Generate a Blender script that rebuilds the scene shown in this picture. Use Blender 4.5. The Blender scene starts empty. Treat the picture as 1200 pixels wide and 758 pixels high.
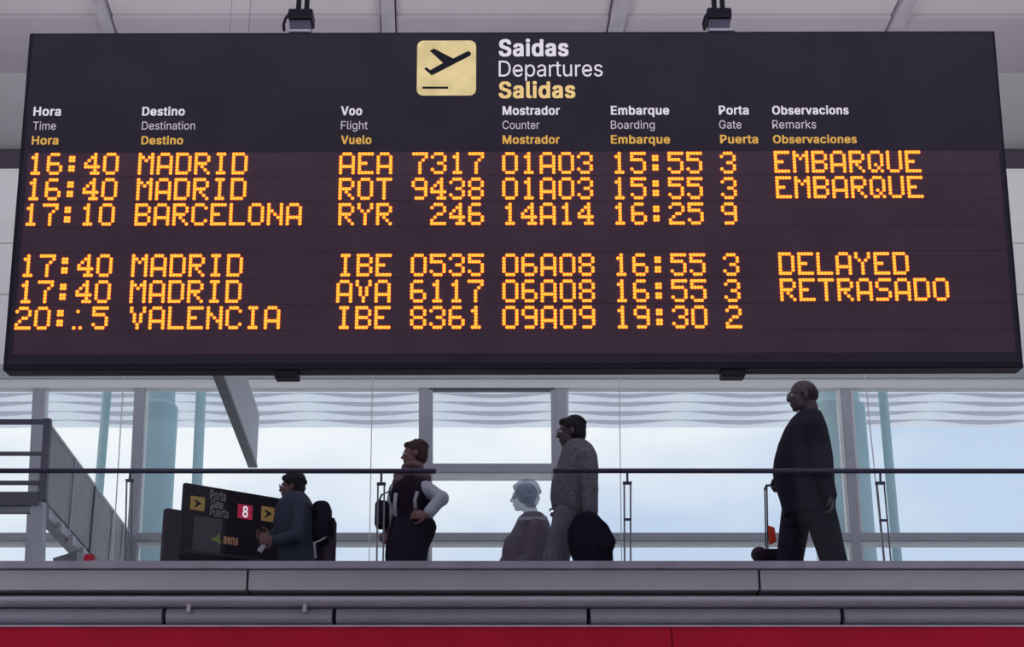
import bpy, bmesh, math, random, json
from mathutils import Vector, Matrix
from mathutils.geometry import tessellate_polygon
random.seed(7)
R = math.radians
SC = bpy.context.scene
COL = SC.collection

# ------------------------------------------------------------------ camera
PITCH = R(20.0); F = 2000.0; EYE = 1.6
cam_d = bpy.data.cameras.new('camera'); cam_d.sensor_width = 36; cam_d.lens = F / 1200 * 36
cam_d.clip_end = 500
cam = bpy.data.objects.new('camera', cam_d); COL.objects.link(cam)
cam.location = (0, 0, EYE); cam.rotation_euler = (R(90) + PITCH, 0, 0)
SC.camera = cam

# ------------------------------------------------------------------ sky
w = bpy.data.worlds.new('sky'); SC.world = w; w.use_nodes = True
nt = w.node_tree; nt.nodes.clear()
N = nt.nodes.new; L = nt.links.new
out = N('ShaderNodeOutputWorld'); bg = N('ShaderNodeBackground')
tc = N('ShaderNodeTexCoord'); mp = N('ShaderNodeMapping'); nz = N('ShaderNodeTexNoise')
rp = N('ShaderNodeValToRGB')
mp.inputs['Scale'].default_value = (1, 1, 2.2); mp.inputs['Location'].default_value = (0.55, 0, 0.4)
nz.inputs['Scale'].default_value = 3.2; nz.inputs['Detail'].default_value = 5; nz.inputs['Roughness'].default_value = 0.5
rp.color_ramp.elements[0].position = 0.40; rp.color_ramp.elements[0].color = (0.60, 0.71, 0.87, 1)
rp.color_ramp.elements[1].position = 0.62; rp.color_ramp.elements[1].color = (1.0, 1.0, 1.0, 1)
L(tc.outputs['Generated'], mp.inputs['Vector']); L(mp.outputs[0], nz.inputs['Vector'])
sp = N('ShaderNodeSeparateXYZ'); L(tc.outputs['Generated'], sp.inputs[0])
ma = N('ShaderNodeMath'); ma.operation = 'MULTIPLY_ADD'; ma.inputs[1].default_value = -0.38; L(sp.outputs['X'], ma.inputs[0]); L(nz.outputs['Fac'], ma.inputs[2])
L(ma.outputs[0], rp.inputs['Fac']); L(rp.outputs['Color'], bg.inputs['Color'])
bg.inputs['Strength'].default_value = 1.0
L(bg.outputs[0], out.inputs[0])

# ------------------------------------------------------------------ added fill lamps, aimed up at the ceiling
def area(name, loc, size, power, color=(1, 0.97, 0.98)):
    d = bpy.data.lights.new(name, 'AREA'); d.shape = 'RECTANGLE'; d.size = size[0]; d.size_y = size[1]
    d.energy = power; d.color = color
    o = bpy.data.objects.new(name, d); COL.objects.link(o); o.location = loc; return o
for _x in (-3.4, 3.4):      # added and unseen, they brighten the hall by ceiling bounce
    area('added_uplight', (_x, 10.5, 6.0), (3.5, .5), 240).rotation_euler = (math.pi, 0, 0)
    area('added_uplight', (_x, 1.5, 5.0), (3.5, .5), 400).rotation_euler = (math.pi, 0, 0)

# ------------------------------------------------------------------ exposure
SC.view_settings.view_transform = 'Standard'; SC.view_settings.look = 'None'
SC.view_settings.gamma = 1; SC.view_settings.use_curve_mapping = False
SC.view_settings.exposure = 0.0
SC.cycles.transparent_max_bounces = 16

# ------------------------------------------------------------------ helpers
cP, sP = math.cos(PITCH), math.sin(PITCH)
def ray(px, py):
    a = (px - 600) / F; b = (379 - py) / F
    return Vector((a, cP - b * sP, sP + b * cP))
def at(px, py, Y):
    r = ray(px, py); t = Y / r.y
    return Vector((r.x * t, Y, EYE + r.z * t))
def atz(px, py, Z):
    r = ray(px, py); t = (Z - EYE) / r.z
    return Vector((r.x * t, r.y * t, Z))
def zy(py, Y): return at(600, py, Y).z

def srgb(r, g, b):
    f = lambda c: (c / 255 / 12.92) if c / 255 <= 0.04045 else ((c / 255 + 0.055) / 1.055) ** 2.4
    return (f(r), f(g), f(b), 1)

def material(name, col, rough=0.6, metal=0.0, var=0.12, scale=6.0, bump=0.0, bscale=40.0, spec=0.5, trans=0.0):
    m = bpy.data.materials.new(name); m.use_nodes = True
    t = m.node_tree; b = t.nodes['Principled BSDF']
    n = t.nodes.new('ShaderNodeTexNoise'); n.inputs['Scale'].default_value = scale; n.inputs['Detail'].default_value = 4
    c = t.nodes.new('ShaderNodeTexCoord'); t.links.new(c.outputs['Object'], n.inputs['Vector'])
    r = t.nodes.new('ShaderNodeValToRGB')
    lo = tuple(x * (1 - var) for x in col[:3]) + (1,); hi = tuple(min(1, x * (1 + var)) for x in col[:3]) + (1,)
    r.color_ramp.elements[0].position = 0.3; r.color_ramp.elements[0].color = lo
    r.color_ramp.elements[1].position = 0.7; r.color_ramp.elements[1].color = hi
    t.links.new(n.outputs['Fac'], r.inputs['Fac']); t.links.new(r.outputs['Color'], b.inputs['Base Color'])
    b.inputs['Roughness'].default_value = rough; b.inputs['Metallic'].default_value = metal
    b.inputs['Specular IOR Level'].default_value = spec
    if bump:
        n2 = t.nodes.new('ShaderNodeTexNoise'); n2.inputs['Scale'].default_value = bscale
        t.links.new(c.outputs['Object'], n2.inputs['Vector'])
        bp = t.nodes.new('ShaderNodeBump'); bp.inputs['Strength'].default_value = bump; bp.inputs['Distance'].default_value = 0.01
        t.links.new(n2.outputs['Fac'], bp.inputs['Height']); t.links.new(bp.outputs[0], b.inputs['Normal'])
    if trans:
        o = t.nodes['Material Output']; tr = t.nodes.new('ShaderNodeBsdfTransparent'); mx = t.nodes.new('ShaderNodeMixShader')
        mx.inputs[0].default_value = trans
        t.links.new(b.outputs[0], mx.inputs[1]); t.links.new(tr.outputs[0], mx.inputs[2]); t.links.new(mx.outputs[0], o.inputs[0])
    return m
def emit(name, col, strength, var=0.0):
    m = bpy.data.materials.new(name); m.use_nodes = True; t = m.node_tree; t.nodes.clear()
    o = t.nodes.new('ShaderNodeOutputMaterial'); e = t.nodes.new('ShaderNodeEmission')
    e.inputs['Strength'].default_value = strength; e.inputs['Color'].default_value = col
    if var:
        n = t.nodes.new('ShaderNodeTexNoise'); n.inputs['Scale'].default_value = 9
        c = t.nodes.new('ShaderNodeTexCoord'); t.links.new(c.outputs['Object'], n.inputs['Vector'])
        r = t.nodes.new('ShaderNodeValToRGB')
        r.color_ramp.elements[0].position = .3; r.color_ramp.elements[1].position = .7
        r.color_ramp.elements[0].color = tuple(x * (1 - var) for x in col[:3]) + (1,); r.color_ramp.elements[1].color = col
        t.links.new(n.outputs['Fac'], r.inputs['Fac']); t.links.new(r.outputs['Color'], e.inputs['Color'])
    t.links.new(e.outputs[0], o.inputs[0]); return m
def glass(name, tint=(1, 1, 1, 1), refl=0.05):
    m = bpy.data.materials.new(name); m.use_nodes = True; t = m.node_tree; t.nodes.clear()
    o = t.nodes.new('ShaderNodeOutputMaterial'); tr = t.nodes.new('ShaderNodeBsdfTransparent'); g = t.nodes.new('ShaderNodeBsdfGlossy')
    tr.inputs[0].default_value = tint; g.inputs['Roughness'].default_value = 0.02
    lw = t.nodes.new('ShaderNodeLayerWeight'); lw.inputs[0].default_value = 0.25
    ml = t.nodes.new('ShaderNodeMath'); ml.operation = 'MULTIPLY_ADD'; ml.inputs[1].default_value = 0.12; ml.inputs[2].default_value = refl
    t.links.new(lw.outputs['Fresnel'], ml.inputs[0])
    mx = t.nodes.new('ShaderNodeMixShader'); t.links.new(ml.outputs[0], mx.inputs[0])
    t.links.new(tr.outputs[0], mx.inputs[1]); t.links.new(g.outputs[0], mx.inputs[2]); t.links.new(mx.outputs[0], o.inputs[0])
    return m
def perforated(name, col, scale):
    m = material(name, col, 0.7); t = m.node_tree; b = t.nodes['Principled BSDF']
    v = t.nodes.new('ShaderNodeTexVoronoi'); v.inputs['Scale'].default_value = scale; v.inputs['Randomness'].default_value = 0.0
    c = t.nodes.new('ShaderNodeTexCoord'); t.links.new(c.outputs['Object'], v.inputs['Vector'])
    r = t.nodes.new('ShaderNodeValToRGB'); r.color_ramp.elements[0].position = .25; r.color_ramp.elements[1].position = .4
    r.color_ramp.elements[0].color = tuple(x * .45 for x in col[:3]) + (1,); r.color_ramp.elements[1].color = col
    t.links.new(v.outputs['Distance'], r.inputs['Fac']); t.links.new(r.outputs['Color'], b.inputs['Base Color'])
    return m
def membrane(name, col):
    m = material(name, col, 0.7, var=0.03); t = m.node_tree; b = t.nodes['Principled BSDF']; o = t.nodes['Material Output']
    tl = t.nodes.new('ShaderNodeBsdfTranslucent'); tl.inputs[0].default_value = (0.97, 0.97, 0.99, 1)
    mx = t.nodes.new('ShaderNodeMixShader'); mx.inputs[0].default_value = 0.75
    t.links.new(b.outputs[0], mx.inputs[1]); t.links.new(tl.outputs[0], mx.inputs[2]); t.links.new(mx.outputs[0], o.inputs[0])
    return m

M = dict(
    board=material('charcoal_board_enamel', srgb(53, 47, 61), 0.6, var=0.12, scale=2.5, spec=0.12),
    module=material('led_face_plate', srgb(82, 62, 76), 0.6, var=0.1, scale=3, spec=0.12),
    board_black=material('black_trim', srgb(22, 18, 34), 0.5, spec=0.2),
    white_text=emit('backlit_white', (0.72, 0.68, 0.78, 1), 1.0), 
    grey_text=emit('backlit_light_grey', (0.52, 0.48, 0.56, 1), 1.0),
    amber_text=emit('backlit_amber', (0.68, 0.38, 0.09, 1), 1.0),
    cream_text=emit('backlit_cream', (0.85, 0.60, 0.26, 1), 1.0, 0.1),
    logo=emit('backlit_gold', (0.80, 0.64, 0.34, 1), 1.0, 0.25),
    led=emit('led_amber', (1.0, 0.19, 0.018, 1), 3.4),
    coping=material('violet_grey_coping', srgb(168, 162, 178), 0.5, 0.1, bump=.1),
    fascia=material('grey_fascia_paint', srgb(186, 184, 190), 0.5, 0.1, var=.06, scale=1.5),
    fascia_round=material('grey_metal_bullnose', srgb(205, 201, 210), 0.45, 0.1, var=.05),
    fascia_dark=material('dark_grey_fascia', srgb(172, 166, 180), 0.5, 0.1, var=.1, scale=1.5),
    recess=material('dark_joint_and_shade', srgb(40, 38, 52), 0.8),  # dark backing for the joints, also paints the shadow below the bullnose
    red=material('crimson_fascia', srgb(208, 16, 58), 0.6, spec=.2, var=.1, scale=2),
    trim=material('pale_trim', srgb(205, 195, 205), 0.5),
    steel=material('brushed_steel', srgb(130, 130, 140), 0.4, 0.7),
    rail=material('dark_handrail', srgb(62, 58, 84), 0.4, 0.2),
    mullion=material('grey_aluminium', srgb(172, 174, 188), 0.5, 0.1, var=.05),
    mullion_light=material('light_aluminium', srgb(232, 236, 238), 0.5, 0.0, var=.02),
    header=material('header_grey', srgb(178, 184, 190), 0.6, var=.03),
    glass=glass('window_glass', (0.96, 0.98, 1, 1), 0.004),
    glass_rail=glass('screen_glass', (0.985, 0.99, 0.99, 1), 0.002),
    ceiling=material('ceiling_grey', srgb(172, 167, 174), 0.7, var=.05, scale=1.2),
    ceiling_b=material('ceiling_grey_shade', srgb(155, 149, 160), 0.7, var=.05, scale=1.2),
    perf=perforated('perforated_ceiling', srgb(196, 192, 200), 45.0),
    rib=material('ceiling_rib', srgb(150, 145, 158), 0.7),
    beam=material('dark_beam', srgb(70, 60, 78), 0.6),
    wall=material('upper_wall_panel', srgb(238, 238, 240), 0.7, var=.02, scale=1),
    teal=material('teal_column', srgb(190, 220, 222), 0.6, var=.05, scale=1),
    lip=material('blade_edge_shadow', srgb(232, 232, 238), .7, var=.03),  # opaque edge stands in for the lens-shaped shadow under each blade
    membrane=membrane('white_membrane', srgb(235, 235, 240)),
    bridge=material('gangway_dark', srgb(78, 76, 96), 0.5, .2),
    mesh=material('gangway_infill', srgb(165, 167, 172), 0.6, var=.08, trans=0.12),
    floor=material('pale_floor', srgb(150, 146, 148), 0.35, var=.08, scale=.7),
    concrete=material('apron_concrete', srgb(222, 220, 214), 0.8, var=.06, scale=.3),
    signbar=material('sign_metal', srgb(190, 190, 198), 0.5, .1, var=.06),
    signunder=material('sign_underside', srgb(120, 118, 130), 0.5, .1),
    kiosk=material('desk_black', srgb(34, 29, 42), 0.6, spec=.15),
    kiosk_side=material('desk_plum', srgb(58, 46, 64), 0.6, spec=.15),
    screen=material('desk_grey_panel', srgb(66, 62, 76), 0.5),
    yellow=material('sign_yellow', srgb(196, 160, 84), 0.6),
    red_sign=emit('red_number_sign', srgb(140, 36, 62), 1.0),
    black=material('black_plastic', srgb(20, 20, 24), 0.5),
    green=material('green_mark', srgb(120, 150, 60), 0.6),
    orange_text=material('pale_orange_letters', srgb(240, 190, 150), 0.6),
)

def link(name, me, mat, parent=None, smooth=False):
    o = bpy.data.objects.new(name, me); COL.objects.link(o)
    if mat is not None and not me.materials: me.materials.append(mat)
    if smooth:
        for p in me.polygons: p.use_smooth = True
    if parent is not None: o.parent = parent
    return o
def build(name, bm, mat, parent=None, smooth=False):
    bmesh.ops.recalc_face_normals(bm, faces=bm.faces)
    me = bpy.data.meshes.new(name); bm.to_mesh(me); bm.free()
    return link(name, me, mat, parent, smooth)
def empty(name, loc=(0, 0, 0)):
    o = bpy.data.objects.new(name, None); COL.objects.link(o); o.location = loc; o.empty_display_size = .1
    return o
def tag(o, label, cat, group=None, kind=None):
    o['label'] = label; o['category'] = cat
    if group: o['group'] = group
    if kind: o['kind'] = kind
    return o
def structure(o, label, cat):
    o['kind'] = 'structure'; o['label'] = label; o['category'] = cat; return o

def hexa(bm, c8):
    v = [bm.verts.new(c) for c in c8]
    for f in ((0,1,2,3), (7,6,5,4), (0,4,5,1), (1,5,6,2), (2,6,7,3), (3,7,4,0)): bm.faces.new([v[i] for i in f])
def box(bm, x0, x1, y0, y1, z0, z1):
    hexa(bm, [(x0,y0,z0),(x1,y0,z0),(x1,y0,z1),(x0,y0,z1),(x0,y1,z0),(x1,y1,z0),(x1,y1,z1),(x0,y1,z1)])
def bevel(bm, r, seg=2):
    bmesh.ops.bevel(bm, geom=bm.edges[:] , offset=r, segments=seg, affect='EDGES', profile=.5)
def quadbox(bm, pxs, Y, depth):
    """four pixels (tl, tr, br, bl) on the upright plane at Y, given a thickness going away"""
    f = [at(x, y, Y) for x, y in pxs]; b = [p + Vector((0, depth, 0)) for p in f]
    hexa(bm, f + b)
def tube(bm, pts, r, n=10, cap=True):
    rad = r if isinstance(r, (list, tuple)) else [r] * len(pts)
    pts = [Vector(p) for p in pts]; rings = []
    prev = None
    for i, p in enumerate(pts):
        d = (pts[min(i + 1, len(pts) - 1)] - pts[max(i - 1, 0)]).normalized()
        if prev is None:
            a = Vector((0, 1, 0)) if abs(d.y) < .9 else Vector((1, 0, 0))
        else: a = prev
        u = (a - d * a.dot(d)).normalized(); v = d.cross(u); prev = u
        rings.append([bm.verts.new(p + (u * math.cos(t) + v * math.sin(t)) * rad[i]) for t in [2 * math.pi * k / n for k in range(n)]])
    for a, b in zip(rings, rings[1:]):
        for k in range(n): bm.faces.new((a[k], a[(k + 1) % n], b[(k + 1) % n], b[k]))
    if cap: bm.faces.new(rings[0][::-1]); bm.faces.new(rings[-1])
def ellipsoid(bm, c, r, rot=None, u=20, v=14):
    m = Matrix.Translation(Vector(c)) @ (rot.to_4x4() if rot is not None else Matrix.Identity(4)) @ Matrix.Diagonal((r[0], r[1], r[2], 1))
    bmesh.ops.create_uvsphere(bm, u_segments=u, v_segments=v, radius=1, matrix=m)
def limb(bm, pts, rads, n=14):
    """tapered limb with rounded ends"""
    tube(bm, pts, rads, n)
    for p, r in zip(pts, rads): ellipsoid(bm, p, (r, r, r), u=14, v=10)
def loft(bm, rings, n=28, sup=1.0):
    """rings: (centre, rx, ry) horizontal ellipses"""
    rs = []
    for c, rx, ry in rings:
        c = Vector(c); q = []
        for k in range(n):
            t = 2 * math.pi * k / n; q.append(bm.verts.new(c + Vector((rx * math.cos(t), ry * math.sin(t), 0))))
        rs.append(q)
    for a, b in zip(rs, rs[1:]):
        for k in range(n): bm.faces.new((a[k], a[(k + 1) % n], b[(k + 1) % n], b[k]))
    bm.faces.new(rs[0][::-1]); bm.faces.new(rs[-1])
def remesh(name, bm, mat, parent, voxel=0.007, smooth=4):
    bmesh.ops.recalc_face_normals(bm, faces=bm.faces)
    me = bpy.data.meshes.new(name + '_raw'); bm.to_mesh(me); bm.free()
    o = bpy.data.objects.new('raw', me); COL.objects.link(o)
    md = o.modifiers.new('r', 'REMESH'); md.mode = 'VOXEL'; md.voxel_size = voxel
    if smooth:
        s = o.modifiers.new('s', 'SMOOTH'); s.factor = .5; s.iterations = smooth
    dg = bpy.context.evaluated_depsgraph_get()
    m2 = bpy.data.meshes.new_from_object(o.evaluated_get(dg)); m2.name = name
    bpy.data.objects.remove(o); bpy.data.meshes.remove(me)
    m2.materials.clear()
    return link(name, m2, mat, parent, True)
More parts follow.
